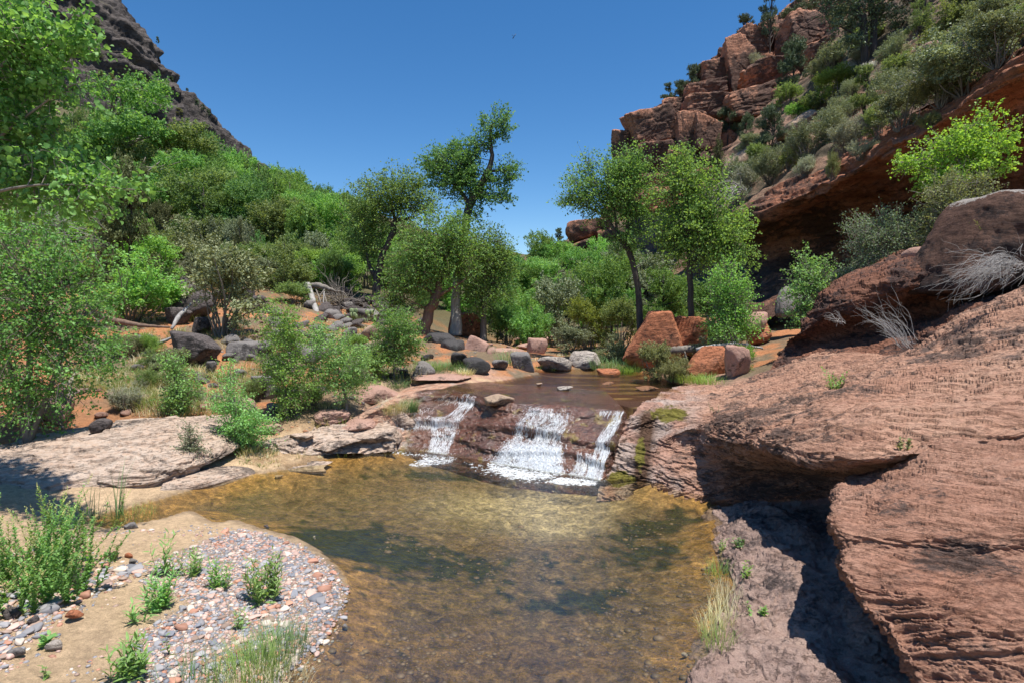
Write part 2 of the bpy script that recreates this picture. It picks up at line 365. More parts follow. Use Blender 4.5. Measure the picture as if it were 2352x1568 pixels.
def ground(x, y, fine=True):
    x = np.asarray(x, float); y = np.asarray(y, float)
    z = tps(x, y)
    p = np.stack([x, y, x * 0], -1)
    dp = sdist(POOL, x, y); du = sdist(UPPER, x, y)
    far = np.hypot(x, y)
    rough = fbm(p * .8, 4, 3) * .16 + fbm(p * 3.1, 4, 5) * .05
    z = z + rough * np.clip((dp - .3) / 3, .0, 1) * (1 + np.clip(far / 30 - 1, 0, 6)) + fbm(p * 6, 3, 9) * .02
    zl = .015 + .10 * dp
    z = np.where(dp > 0, zl + (z - zl) * sstep(0, 1.3, dp), z)
    bed = -.42 * (1 - np.exp(-np.abs(dp) / .9)) + fbm(p * 1.5, 4, 13) * .06 * np.clip(-dp, 0, 1)
    zu = 1.02 + .05 * du
    nearu = (du > 0) & (dp > 0)
    z = np.where(nearu, zu + (z - zu) * sstep(0, .9, du), z)
    z = np.where((du > 0) & (dp > 0), z - .55 * sstep(1.4, 2.1, x) * sstep(14.5, 12.5, y), z)
    z = np.where(du <= 0, 1.0 - .05 - .10 * (1 - np.exp(-np.abs(du) / .4)), z)
    z = np.where(dp <= 0, np.minimum(bed, -.004), z)
    return z
nr, nc = 520, 440
ys = np.concatenate([np.linspace(-10, 2.0, 12), np.geomspace(2.2, 430, nr - 12)]); us = np.linspace(-1, 1, nc)
gy = np.repeat(ys[:, None], nc, 1); gx = us[None] * (np.maximum(gy, 0) * 1.12 + 7.0)
fx, fy = gx.ravel(), gy.ravel(); fz = ground(fx, fy)
gp = np.stack([fx, fy, fz], -1); gme = tri_mesh('ground', gp, grid_faces(nr, nc)[:, ::-1])
# albedo of the ground by what it is made of: sand, orange soil, pink shelf rock, gravel, pool bed sand, algae and a painted dark reflection
dp, du = sdist(POOL, fx, fy), sdist(UPPER, fx, fy)
p2 = np.stack([fx, fy, fx * 0], -1)
n1 = fbm(p2 * .55, 4, 21); n2 = fbm(p2 * 2.2, 4, 22); n3 = fbm(p2 * 7, 3, 23); n4 = fbm(p2 * 3.3, 5, 24, .7)
def lerp(a, b, t): return a + (b - a) * t[:, None]
sand, soil, shelf, litter = np.array([.56, .40, .25]), np.array([.42, .185, .085]), np.array([.43, .255, .18]), np.array([.16, .13, .085])
c = np.repeat(sand[None], len(fx), 0)
c = lerp(c, soil, sstep(.9, 2.4, dp + n2 * 1.2) * sstep(8.6, 10.5, fy + n2))
c = lerp(c, shelf, sstep(.1, .3, n2 + .25) * ((fx > -4.2) & (fx < .8) & (fy > 9.8) & (fy < 17)) * sstep(2.5, 1.2, np.minimum(np.abs(du), 9)))
c = lerp(c, shelf * .95, ((fx > .6) & (fy > 9.5) & (fy < 17) & (fx < 6)).astype(float))
c = lerp(c, np.array([.36, .24, .14]), ((fx < -2.2) & (fx > -6.5) & (fy > 10.4) & (fy < 13)) * sstep(-.25, .1, n2))
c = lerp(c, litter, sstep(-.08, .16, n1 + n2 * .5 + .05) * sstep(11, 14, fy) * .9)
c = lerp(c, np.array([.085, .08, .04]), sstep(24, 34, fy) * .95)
GRAVEL = np.array([G(a, b, .08)[:2] for a, b in [(560, 1202), (690, 1240), (765, 1292), (796, 1345), (786, 1402), (715, 1495), (640, 1566), (560, 1660), (230, 1660), (330, 1470), (440, 1390), (330, 1345), (352, 1290), (430, 1262), (505, 1222)]])
c = lerp(c, np.array([.36, .28, .23]), sstep(.1, -.15, sdist(GRAVEL, fx, fy) + n3 * .2) * .8)
c = lerp(c, np.array([.25, .16, .13]), ((fx > 1.2) & (fy < 10.5)).astype(float))
wet = sstep(.22, 0, dp + n3 * .1) * (dp > -.0)
c = c * (1 - .42 * wet[:, None])
gold, amber, alg, pal = np.array([.165, .118, .058]), np.array([.36, .205, .07]), np.array([.042, .042, .014]), np.array([.46, .37, .22])
bed = np.repeat(gold[None], len(fx), 0)
Z = lambda px, py, rx, ry: np.exp(-(((fx - G(px, py, -.3)[0]) / rx) ** 2 + ((fy - G(px, py, -.3)[1]) / ry) ** 2))
pale = 1.15 * Z(1210, 1150, 1.5, .9) + .8 * Z(1290, 1200, .6, .4)
alg_refl_m = 1.15 * Z(790, 1255, .85, .8) + .7 * Z(1000, 1290, 1.5, .6) + 1.0 * Z(1480, 1215, 1.0, .45) + .75 * Z(1330, 1370, .9, .3) + .8 * Z(1000, 1090, 1.3, .25) + .7 * Z(1500, 1290, .6, .6) - 1.3 * pale - .5 * Z(1560, 1440, .6, .9)  # algae patches, the middle one deepened by a reflection put into the colour
am = sstep(-.9, -.1, dp + n2 * .4 + n4 * .5)
bed = lerp(bed, amber, am); bed = lerp(bed, pal, np.clip(pale, 0, 1) * .85)
brown = np.array([.20, .118, .052]); bed = lerp(bed, brown, np.clip(.9 * Z(1100, 1560, 1.6, .8) + .45 + n2 * .8 - 1.2 * pale - .55 * am, 0, 1) * .75)
bed = lerp(bed, alg, sstep(.30, .58, alg_refl_m + n2 * .5 + n4 * 1.3))
bed = bed * (1 + .5 * n3[:, None])
c = np.where((dp < 0)[:, None], bed, c)
ub = lerp(np.repeat(np.array([[.075, .035, .02]]), len(fx), 0), np.array([.24, .155, .06]), sstep(.05, .3, fbm(p2 * np.array([.5, 2.4, 1]), 4, 26)))
c = np.where(((du < 0) & (dp > 0))[:, None], ub, c)
c = np.clip(c * (1 + .25 * n3[:, None] + .15 * n2[:, None]), .01, .8)
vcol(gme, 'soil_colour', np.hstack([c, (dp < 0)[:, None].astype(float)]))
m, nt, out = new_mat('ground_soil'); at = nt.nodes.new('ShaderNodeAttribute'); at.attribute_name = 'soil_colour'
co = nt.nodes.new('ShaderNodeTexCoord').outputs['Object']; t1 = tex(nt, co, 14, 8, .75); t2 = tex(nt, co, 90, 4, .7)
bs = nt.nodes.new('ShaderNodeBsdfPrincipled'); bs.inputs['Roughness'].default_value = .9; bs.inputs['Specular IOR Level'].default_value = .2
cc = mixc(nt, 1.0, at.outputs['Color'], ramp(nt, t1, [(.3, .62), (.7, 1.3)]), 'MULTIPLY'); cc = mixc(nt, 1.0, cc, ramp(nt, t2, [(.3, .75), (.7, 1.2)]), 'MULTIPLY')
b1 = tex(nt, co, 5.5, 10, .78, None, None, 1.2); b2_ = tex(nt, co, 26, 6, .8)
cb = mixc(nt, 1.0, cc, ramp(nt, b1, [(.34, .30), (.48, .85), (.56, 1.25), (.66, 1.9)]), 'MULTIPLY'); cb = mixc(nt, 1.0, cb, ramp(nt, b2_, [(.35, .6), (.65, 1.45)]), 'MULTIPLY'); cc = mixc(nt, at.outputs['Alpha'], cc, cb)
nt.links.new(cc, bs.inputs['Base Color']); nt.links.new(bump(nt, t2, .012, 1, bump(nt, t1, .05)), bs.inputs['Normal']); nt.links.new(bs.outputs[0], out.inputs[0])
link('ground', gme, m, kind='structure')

# ------------------------------------------------------------------ bedrock of the falls
def bedding(p, tilt=(-.28, .12, .95), warp=.12, seed=0):
    n = np.array(tilt) / np.linalg.norm(tilt)
    return p @ n + fbm(p * .7, 3, seed) * warp + fbm(p * 2.6, 3, seed + 4) * warp * .3
LIP = [(800, 962, 0.55), (880, 926, 0.85), (958, 898), (1040, 894), (1090, 904), (1140, 919), (1215, 925), (1300, 930), (1370, 936), (1434, 940), (1448, 944, 0.96)]
BASE = [(770, 1052), (850, 1040), (925, 1031), (985, 1038), (1040, 1046), (1100, 1057), (1180, 1071), (1250, 1083), (1320, 1092), (1378, 1103), (1388, 1105)]
lip = crom(np.array([G(q[0], q[1], q[2] if len(q) > 2 else 1.0) for q in LIP]), 420); bas = crom(np.array([G(a, b, -.02) for a, b in BASE]), 420)
S_F = np.linspace(-2, 8, 420)       # column coordinate: 0 where the wet rock begins, 8 at the right edge of the falls
def falls_xyz(si, t):
    """si: index into the columns, t: 0 at the lip, 1 at the foot"""
    s = S_F[si]
    j1 = .13 + .03 * np.sin(s * 2.3) ; j2 = .50 + .07 * np.sin(s * 1.1 + .6); j3 = .76 + .05 * np.sin(s * 1.7 + 2)
    jg = gnoise(np.stack([s * 2.7, s * 0, s * 0], -1), 17) * .03; j1 = j1 + jg; j2 = j2 + jg * 1.6; j3 = j3 - jg
    a1 = np.where(s < 2.4, .09, .03); a2 = .09 + .05 * np.sin(s * 1.9); a3 = np.where(s > 5.4, .10, .05)
    zz = (1 - a1 - a2 - a3) * t + a1 * sstep(j1, j1 + .045, t) + a2 * sstep(j2, j2 + .05, t) + a3 * sstep(j3, j3 + .05, t)
    hor = t - .35 * (a1 * sstep(j1 - .01, j1 + .05, t) + a2 * sstep(j2 - .01, j2 + .05, t) + a3 * sstep(j3 - .01, j3 + .05, t)); hor = hor / (1 - .35 * (a1 + a2 + a3))
    L, Bm = lip[si], bas[si]
    p = L + (Bm - L) * hor[:, None]; p[:, 2] = L[:, 2] + (Bm[:, 2] - L[:, 2]) * zz
    return p
NT = 250; tt = np.linspace(-.80, 1.28, NT)
si = np.tile(np.arange(420), NT); tv = np.repeat(tt, 420)
fp = falls_xyz(si, np.clip(tv, 0, 1))
up = np.clip(-tv, 0, 1)
drysh = sstep(.3, -.6, S_F[si])
fp[:, 1] += up * 5.5; fp[:, 2] += (.035 * sstep(0, .25, up) - .16 * sstep(.42, .75, up)) * (1 - drysh) + .05 * drysh * up - .012
dn = np.clip(tv - 1, 0, 1); fp[:, 2] -= dn * 2.2; fp[:, 1] -= dn * .7
fg = fp.reshape(NT, 420, 3); fp[:, 2] -= .75 * sstep(7.0, 8.0, S_F[si]); fg = fp.reshape(NT, 420, 3); nn = grid_normals(fg).reshape(-1, 3); nn *= np.sign(nn[:, 2].mean())
amp = sstep(-.05, .12, tv) + .15
dd = scarps(fp, .14, .03, (.7, .7, 3.0), 261) * amp + fbm(fp * 2.2, 5, 31) * .03 * amp + fbm(fp * 9, 4, 35) * .014 * amp + ridged(fp * np.array([1.2, 1.2, 7]), 3, 37) * .018 * amp
fp = fp + nn * dd[:, None]
fme = tri_mesh('waterfall_rock', fp, grid_faces(NT, 420))
if fme.polygons[len(fme.polygons) // 2].normal.z < 0: fme.flip_normals()
s_ = S_F[si]; k1 = fbm(fp * 1.1, 4, 41); k2 = fbm(fp * 4, 4, 43)
wc = lerp(np.repeat(np.array([[.125, .045, .022]]), len(fp), 0), np.array([.085, .038, .024]), sstep(-.15, .3, k1)); wc = lerp(wc, np.array([.20, .135, .02]), sstep(.22, .42, k1 * .4 + k2 + .12 * (np.abs(s_ - 6) < .8) * (tv > .1)) * .85)
wc = lerp(wc, np.array([.16, .16, .02]), np.exp(-((s_ + .1) / .15) ** 2) * (tv > .2) * .9)
dryc = lerp(np.repeat(np.array([[.44, .27, .19]]), len(fp), 0), np.array([.38, .19, .12]), sstep(-.2, .3, k2)); dryc = lerp(dryc, np.array([.45, .38, .33]), sstep(.1, .35, k1))
dry = sstep(.12, -.1, s_ + k2 * .25); dry = np.maximum(dry, sstep(.02, .10, sdist(UPPER, fp[:, 0], fp[:, 1]) + k2 * .06) * (tv < -.03) * (s_ < 4)); dry = dry * sstep(1.03, .97, tv)
vcol(fme, 'rock_colour', np.hstack([lerp(wc, 0, dry * 0) * (1 - dry[:, None]) + dryc * dry[:, None], 1 - dry[:, None]]))
m, nt, out = new_mat('wet_falls_rock'); at = nt.nodes.new('ShaderNodeAttribute'); at.attribute_name = 'rock_colour'
co = nt.nodes.new('ShaderNodeTexCoord').outputs['Object']; t1 = tex(nt, co, 8, 8, .75); t2 = tex(nt, co, 40, 4, .7, (1, 1, .35)); t3 = tex(nt, co, 2.0, 8, .7, (1, 1, 8), (.05, .15, 0))
bs = nt.nodes.new('ShaderNodeBsdfPrincipled'); bs.inputs['Specular IOR Level'].default_value = .5
cc = mixc(nt, 1.0, at.outputs['Color'], ramp(nt, t1, [(.3, .55), (.7, 1.35)]), 'MULTIPLY'); cc = mixc(nt, ramp(nt, t3, [(.36, .6), (.48, 0.)]), cc, (.02, .014, .01))
bs.inputs['Coat Roughness'].default_value = .12; nt.links.new(mth(nt, 'MULTIPLY', at.outputs['Alpha'], .7), bs.inputs['Coat Weight']); t4 = tex(nt, co, 22, 4, .6, (1, .6, 1)); nt.links.new(bump(nt, t4, .02, .8, bump(nt, t1, .03)), bs.inputs['Coat Normal'])
nt.links.new(cc, bs.inputs['Base Color']); nt.links.new(mth(nt, 'SUBTRACT', .85, mth(nt, 'MULTIPLY', at.outputs['Alpha'], .62)), bs.inputs['Roughness'])
nt.links.new(bump(nt, t3, .04, .7, bump(nt, t2, .02, .9, bump(nt, t1, .03))), bs.inputs['Normal']); nt.links.new(bs.outputs[0], out.inputs[0])
link('waterfall_rock', fme, m, kind='structure')

# ------------------------------------------------------------------ slickrock of the right bank
def flakes(amp, step, tilt=(-.28, .12, .95), seed=50, warp=.16, nz=1.0, sharp=.6):
    def f(p, n, uv):
        t = bedding(p, tilt, warp, seed); r = terr(t, step, sharp) - t          # sawtooth against the surface
        r2 = terr(t * 1.0 + 3.1, step * .37, sharp) - (t + 3.1)
        return (r / step * amp + r2 / (step * .37) * amp * .4) * (.35 + .65 * sstep(-.2, .3, fbm(p * .9, 3, seed + 7))) + nz * (fbm(p * .7, 4, seed + 9) * .10 + fbm(p * 3.5, 5, seed + 11) * .03 + fbm(p * 14, 3, seed + 13) * .008)
    return f
S1 = [[(1560, 884, 14.6), (1720, 862, 14.4), (1860, 806, 13.4), (2060, 806, 10.9), (2150, 752, 10.8), (2250, 700, 10.4), (2460, 620, 9.9)],
      [(1505, 905, 12.9), (1680, 900, 12.2), (1830, 870, 11.2), (1990, 850, 9.3), (2120, 810, 9.0), (2250, 760, 8.5), (2460, 690, 8)],
      [(1456, 938, 11.2), (1600, 945, 10.8), (1750, 930, 9.4), (1900, 910, 7.9), (2060, 890, 7.4), (2230, 850, 7.1), (2480, 780, 6.7)],
      [(1424, 990, 10.75), (1520, 985, 10.5), (1640, 968, 9.5), (1790, 972, 7.4), (1960, 965, 6.4), (2180, 940, 5.9), (2490, 890, 5.5)],
      [(1402, 1045, 10.3), (1480, 1045, 10.0), (1590, 1005, 9.95), (1738, 1030, 7.35), (1870, 1062, 6.0), (2080, 1048, 5.4), (2500, 990, 5.0)],
      [(1385, 1085, 9.95), (1490, 1092, 9.6), (1600, 1060, 9.5), (1760, 1068, 8.3), (1900, 1085, 7.2), (2110, 1080, 6.2), (2520, 1060, 5.6)],
      [(1378, 1112, 9.7), (1500, 1122, 9.4), (1606, 1120, 9.1), (1750, 1100, 9.1), (1900, 1105, 8.4), (2140, 1110, 7.2), (2540, 1130, 6.2)],
      [(1370, 1150, 9.4), (1500, 1150, 9.2), (1620, 1152, 8.95), (1735, 1152, 8.9), (1900, 1150, 8.6), (2160, 1180, 7.4), (2560, 1250, 6.2)]]
shelf_o = patch('slickrock_shelf', S1, 600, 760, (lambda f_: lambda p, n, uv: f_(p, n, uv) + scarps(strike(p), .34, .036, (.26, 1.5, 1.6), 201) + scarps(strike(p), .05, .014, (.4, 2.2, 2.0), 207, .6))(flakes(.06, .15, sharp=.8, nz=.35)), M_slick, kind='structure')
sv = np.empty(len(shelf_o.data.vertices) * 3, np.float32); shelf_o.data.vertices.foreach_get('co', sv); sv = sv.reshape(-1, 3)
qx, qy = project(sv); k1 = fbm(sv * 1.6, 4, 45); k2 = fbm(sv * 6, 4, 46)
pm_ = sstep(1640, 1520, qx + k1 * 60) * sstep(.95, .75, sv[:, 2] * .5 + k2 * .1); tc_ = lerp(np.repeat(np.array([[.46, .36, .31]]), len(sv), 0), np.array([.42, .25, .19]), sstep(-.1, .3, k1)); tc_ = lerp(tc_, np.array([.16, .10, .07]), sstep(.2, .4, k2))
ch = np.exp(-((qx - 1478 - (1040 - qy) * .12) / 20) ** 2) * sstep(930, 960, qy); tc_ = lerp(tc_, np.array([.09, .05, .03]), np.clip(ch * 1.4, 0, 1))
mo = np.clip(np.exp(-((qx - 1540) / 55) ** 2 - ((qy - 950) / 22) ** 2) + np.exp(-((qx - 1470) / 16) ** 2 - ((qy - 1040) / 40) ** 2) + 1.2 * np.exp(-((qx - 1425) / 36) ** 2 - ((qy - 1100) / 20) ** 2), 0, 1.2) + k2 * .5
tc_ = lerp(tc_, np.array([.15, .14, .02]), sstep(.45, .65, mo)); vcol(shelf_o.data, 'rock_tint', np.hstack([tc_, np.maximum(pm_, sstep(.45, .65, mo))[:, None]]))
S2 = [[(2010, 1130, 7.37), (1930, 1100, 6.17), (2020, 1064, 5.98), (2150, 1000, 5.6), (2300, 975, 5.45), (2540, 930, 5.3)],
      [(1990, 1170, 6.69), (1905, 1150, 5.4), (1990, 1135, 5.12), (2120, 1120, 4.84), (2280, 1110, 4.65), (2540, 1080, 4.46)],
      [(1990, 1240, 6.04), (1905, 1205, 4.86), (1995, 1215, 4.5), (2130, 1215, 4.28), (2300, 1215, 4.09), (2550, 1200, 3.91)],
      [(2010, 1290, 5.58), (1930, 1255, 4.61), (2010, 1262, 4.31), (2150, 1272, 4.09), (2320, 1280, 3.92), (2550, 1290, 3.74)],
      [(2000, 1320, 5.19), (1922, 1305, 4.33), (2010, 1325, 4.04), (2150, 1345, 3.78), (2320, 1350, 3.65), (2550, 1360, 3.48)],
      [(2030, 1390, 4.9), (1960, 1370, 4.1), (2040, 1390, 3.84), (2170, 1420, 3.55), (2330, 1430, 3.38), (2550, 1440, 3.25)],
      [(2090, 1470, 4.55), (2030, 1452, 3.8), (2110, 1490, 3.55), (2220, 1520, 3.34), (2370, 1540, 3.17), (2570, 1550, 3.04)],
      [(2160, 1570, 4.29), (2105, 1562, 3.55), (2190, 1620, 3.25), (2300, 1640, 3.08), (2420, 1660, 2.92), (2620, 1670, 2.79)],
      [(2230, 1700, 4.05), (2180, 1690, 3.36), (2270, 1760, 3.06), (2380, 1790, 2.89), (2500, 1800, 2.72), (2680, 1800, 2.63)]]
patch('slickrock_overhang', S2, 420, 460, (lambda f_: lambda p, n, uv: f_(p, n, uv) + scarps(strike(p, 40), .22, .024, (.34, 2.2, 2.6), 221) + scarps(strike(p, 40), .08, .010, (.7, 5.0, 5.0), 227, .7))(flakes(.045, .085, (-.16, .42, .90), 70, .16, .4, .7)), M_slick2, kind='structure')
S3 = np.array([[G(*q) for q in r] for r in [
    [(1600, 1150, -.35), (1668, 1166, .03), (1760, 1150, .18), (1900, 1160, .26), (2060, 1160, .34), (2300, 1180, .4)],
    [(1590, 1205, -.35), (1640, 1203, .03), (1725, 1205, .20), (1850, 1212, .28), (2060, 1225, .34), (2300, 1240, .4)],
    [(1600, 1270, -.35), (1656, 1268, .03), (1735, 1270, .19), (1840, 1280, .26), (2080, 1305, .32), (2350, 1310, .4)],
    [(1630, 1350, -.3), (1690, 1345, .05), (1750, 1350, .17), (1850, 1360, .22), (2100, 1385, .28), (2400, 1390, .35)],
    [(1640, 1430, -.3), (1694, 1428, .04), (1760, 1430, .17), (1860, 1440, .20), (2130, 1460, .26), (2450, 1460, .3)],
    [(1590, 1500, -.3), (1650, 1500, .04), (1740, 1510, .15), (1880, 1520, .19), (2160, 1550, .24), (2500, 1550, .3)],
    [(1540, 1580, -.3), (1600, 1575, .04), (1720, 1590, .13), (1890, 1600, .18), (2200, 1640, .22), (2500, 1640, .3)],
    [(1520, 1760, -.3), (1585, 1760, .03), (1720, 1780, .12), (1900, 1790, .17), (2240, 1800, .22), (2600, 1800, .3)]]])
def flute(p, n, uv):
    q = p * np.array([2.4, 1.1, 1.5]); f1, f2, cid = voronoi(q * .9 + fbm(p * 1.2, 2, 91)[:, None] * .5, 92)
    return scarps(p, .25, .03, (1.2, .9, 1.5), 231) + (f1 - .45) * -.16 + fbm(p * 2.2, 4, 93) * .09 + ridged(p * np.array([1.6, .8, 1]), 3, 97) * .05 + fbm(p * 8, 4, 94) * .014 + (terr(p[:, 2] + fbm(p * .8, 2, 95) * .2, .05, .6) - p[:, 2]) * .2
patch('lower_ledge', S3, 260, 260, flute, M_under, pts=S3, kind='structure')
C1 = [[(1815, 726, 17), (1900, 660, 17), (2010, 604, 16.5), (2110, 570, 16), (2230, 545, 15), (2480, 470, 14)],
      [(1838, 733, 14.0), (1900, 668, 13.8), (2010, 613, 13.4), (2110, 578, 13.0), (2220, 560, 12.2), (2480, 490, 11.2)],
      [(1832, 768, 13.5), (1915, 715, 13.0), (2015, 680, 12.5), (2115, 648, 12.0), (2225, 628, 11.5), (2480, 570, 10.6)],
      [(1800, 800, 13.9), (1925, 762, 13.6), (2035, 742, 13.1), (2120, 712, 12.8), (2230, 680, 12.2), (2480, 630, 11.2)],
      [(1770, 838, 13.6), (1905, 800, 13.0), (2050, 790, 11.8), (2140, 745, 11.5), (2245, 700, 11.0), (2480, 640, 10.5)],
      [(1740, 880, 13.0), (1900, 850, 11.8), (2060, 850, 10.2), (2150, 800, 10.2), (2250, 760, 9.8), (2480, 690, 9.6)]]
patch('red_rock_ledge', C1, 240, 380, (lambda f_: lambda p, n, uv: f_(p, n, uv) + scarps(p, .4, .045, (.7, 1.0, 2.6), 241))(flakes(.06, .2, (-.22, .1, .95), 110, .14, .6)), M_ledge, kind='structure')
L1 = [[(-80, 1005, 10.8), (100, 985, 11), (250, 962, 11.4), (380, 950, 11.8), (500, 945, 12.4), (560, 955, 12.6)],
      [(-80, 1040, 9.5), (100, 1022, 9.8), (250, 1000, 10.1), (390, 985, 10.5), (510, 985, 11.0), (570, 1000, 11.4)],
      [(-80, 1080, 8.7), (100, 1062, 8.9), (240, 1042, 9.3), (350, 1038, 9.6), (480, 1022, 10.2), (545, 1030, 10.6)],
      [(-80, 1112, 8.3), (90, 1105, 8.4), (220, 1092, 8.8), (352, 1075, 9.15), (440, 1062, 9.6), (490, 1060, 10.0)],
      [(-80, 1165, 8.1), (90, 1150, 8.3), (220, 1138, 8.7), (345, 1112, 9.0), (415, 1085, 9.4), (460, 1078, 9.8)],
      [(-80, 1210, 8.4), (90, 1195, 8.5), (225, 1175, 8.9), (350, 1145, 9.2), (420, 1110, 9.6), (470, 1095, 10.0)]]
patch('pale_sandstone_slab', L1, 220, 320, (lambda f_: lambda p, n, uv: f_(p, n, uv) + scarps(p, .26, .05, (.4, .9, 2.0), 251))(flakes(.05, .13, (.1, -.2, .97), 130, .10, .7)), M_wslab, label='broad pale sandstone slab with dappled shade behind the yellow flowers', cat='rock slab')
L2 = [[(385, 1092, 9.5), (520, 1066, 10.3), (640, 1058, 10.8), (765, 1058, 10.9)], [(372, 1115, 9.1), (475, 1096, 9.5), (600, 1076, 10.3), (745, 1072, 10.6)],
      [(362, 1138, 8.95), (470, 1110, 9.35), (605, 1083, 10.2), (748, 1079, 10.5)], [(375, 1150, 9.0), (480, 1120, 9.4), (610, 1092, 10.2), (750, 1086, 10.5)]]
patch('thin_sandstone_slab', L2, 60, 200, flakes(.015, .06, (.05, -.1, 1), 140, .05, .3), M_wslab, label='thin pinkish sandstone slab sloping into the shallow water', cat='rock slab')

L3 = [[(500, 980, 12.2), (640, 966, 12.7), (760, 955, 13.0), (890, 942, 13.0)], [(510, 1002, 11.5), (640, 990, 12.0), (765, 976, 12.3), (895, 966, 12.4)], [(530, 1026, 10.9), (650, 1014, 11.3), (770, 1000, 11.7), (902, 988, 12.0)],
      [(540, 1042, 10.8), (655, 1032, 11.15), (775, 1020, 11.5), (908, 1014, 11.75)], [(545, 1062, 10.7), (660, 1052, 11.0), (780, 1044, 11.3), (912, 1036, 11.7)]]
patch('stepped_sandstone_ledge', L3, 130, 420, (lambda p, n, uv: scarps(p, .50, .055, (.5, .8, 2.0), 271) + fbm(p * 1.2, 4, 273) * .10 + fbm(p * 8, 3, 275) * .012 + .02), M_wslab, label='tan stepped ledge running from the pale slab to the foot of the falls', cat='rock slab')
# ------------------------------------------------------------------ alcove cliff and the slope above
D = [[(1660, 500, 36), (1780, 428, 33), (1880, 392, 30.5), (1990, 318, 27), (2100, 248, 24), (2230, 165, 21.5), (2500, -20, 18.5)],
     [(1678, 498, 30.8), (1780, 458, 28), (1880, 420, 25.5), (1990, 350, 22.5), (2100, 280, 20), (2230, 200, 17.8), (2500, 10, 15)],
     [(1682, 520, 30.0), (1775, 482, 27.5), (1880, 448, 25.1), (1990, 395, 22.1), (2100, 335, 19.7), (2230, 262, 17.4), (2500, 110, 14.6)],
     [(1700, 536, 31.8), (1790, 505, 30.3), (1890, 480, 28.8), (2000, 440, 26.6), (2120, 390, 24.6), (2260, 330, 22.6), (2510, 215, 20)],
     [(1712, 590, 33), (1800, 570, 31.5), (1900, 550, 30.5), (2010, 520, 29), (2130, 480, 27.5), (2270, 430, 25.5), (2510, 350, 23)],
     [(1705, 660, 30), (1790, 650, 28.5), (1900, 625, 27.5), (2010, 590, 26.5), (2130, 555, 25.5), (2270, 520, 23.5), (2510, 460, 21)],
     [(1700, 745, 24), (1780, 735, 22), (1880, 715, 20), (2010, 680, 18), (2140, 640, 17), (2280, 600, 16), (2510, 540, 15)]]
def hollow(p, n, uv):
    f1, f2, cid = voronoi(p * np.array([.28, .28, .40]) + fbm(p * .25, 2, 150)[:, None] * .4, 151)
    lipz = sstep(.42, .2, uv[:, 0])
    t = bedding(p, (-.15, .05, 1), .5, 152); r = (terr(t, .5, .6) - t)
    return r * (.35 + .5 * lipz) + (f1 - .5) * .9 * (1 - lipz) + fbm(p * .35, 4, 153) * .5 + fbm(p * 1.6, 4, 155) * .12
patch('alcove_cliff', D, 300, 420, hollow, M_alcove, kind='structure')
E = [[(1560, 640, 40), (1640, 540, 36), (1760, 472, 31.5), (1880, 415, 28.3), (1990, 345, 25.3), (2110, 268, 22.2), (2250, 178, 19.6), (2520, -5, 16.8)],
     [(1570, 560, 50), (1660, 470, 44), (1770, 400, 38), (1880, 340, 34.5), (1990, 265, 31), (2100, 190, 28), (2230, 105, 25), (2500, -60, 22)],
     [(1590, 480, 58), (1690, 390, 52), (1790, 310, 47), (1890, 240, 43), (1990, 165, 39.5), (2100, 90, 36), (2230, 10, 33), (2500, -140, 29)],
     [(1620, 400, 68), (1730, 300, 63), (1820, 220, 58), (1910, 140, 54), (2000, 60, 50), (2110, -20, 46), (2240, -100, 43), (2520, -260, 38)],
     [(1660, 330, 80), (1770, 220, 75), (1850, 140, 70), (1930, 60, 66), (2020, -30, 62), (2130, -120, 58), (2260, -210, 54), (2540, -380, 48)]]
def hillside(p, n, uv):
    return fbm(p * .12, 4, 160) * 1.6 + (terr(p[:, 2] + fbm(p * .2, 3, 161) * 1.2, 1.6, .6) - p[:, 2]) * .25 + fbm(p * .9, 4, 163) * .3
M_hill = rock_mat('dry_slope_soil', (.27, .155, .10), (.33, .20, .14), (.20, .13, .085), (.09, .08, .05), .58, .35, None, 1.4, .12)
patch('brushy_slope', E, 200, 260, hillside, M_hill, kind='structure')
F = [[(1405, 480, 66), (1480, 470, 64), (1560, 480, 62), (1640, 470, 58), (1720, 420, 54), (1800, 330, 54), (1880, 230, 54), (1960, 120, 54)],
     [(1412, 390, 70), (1480, 390, 68), (1560, 385, 66), (1640, 370, 63), (1720, 320, 61), (1800, 240, 61), (1880, 150, 61), (1970, 40, 62)],
     [(1420, 330, 75.5), (1480, 310, 73), (1560, 290, 71), (1640, 270, 70), (1720, 220, 69), (1800, 150, 70), (1890, 70, 71), (1990, -30, 72)],
     [(1436, 306, 78), (1490, 268, 76), (1560, 222, 75), (1640, 175, 75), (1715, 110, 77), (1800, 50, 79), (1890, -20, 80), (2010, -120, 82)],
     [(1480, 300, 95), (1530, 262, 95), (1590, 210, 95), (1660, 150, 96), (1740, 85, 98), (1820, 25, 100), (1910, -40, 100), (2040, -160, 104)],
     [(1560, 420, 130), (1600, 380, 130), (1660, 330, 130), (1730, 260, 130), (1800, 200, 130), (1880, 120, 130), (1980, 40, 130), (2100, -60, 130)]]
def blocky(amp, sc, step, seed):
    def f(p, n, uv):
        q = p * np.array([1, 1, .8]) * sc + fbm(p * sc * .6, 2, seed)[:, None] * .35
        f1, f2, cid = voronoi(q, seed + 1); g1, g2, gid = voronoi(q * 2.7, seed + 2)
        t = p[:, 2] + fbm(p * sc * .4, 3, seed + 3) * step * 1.2
        return amp * ((cid - .5) * 1.4 - .9 * sstep(.12, .0, f2 - f1) + (gid - .5) * .35 - .3 * sstep(.1, 0, g2 - g1)) + (terr(t, step, .5) - t) * .62 + (terr(t + 5.1, step * .31, .5) - t - 5.1) * .5 + fbm(p * sc * 1.3, 5, seed + 5) * amp * .7
    return f
cliff = patch('red_cliff', F, 420, 520, blocky(1.2, .15, 3.2, 170), M_cliff, kind='structure')
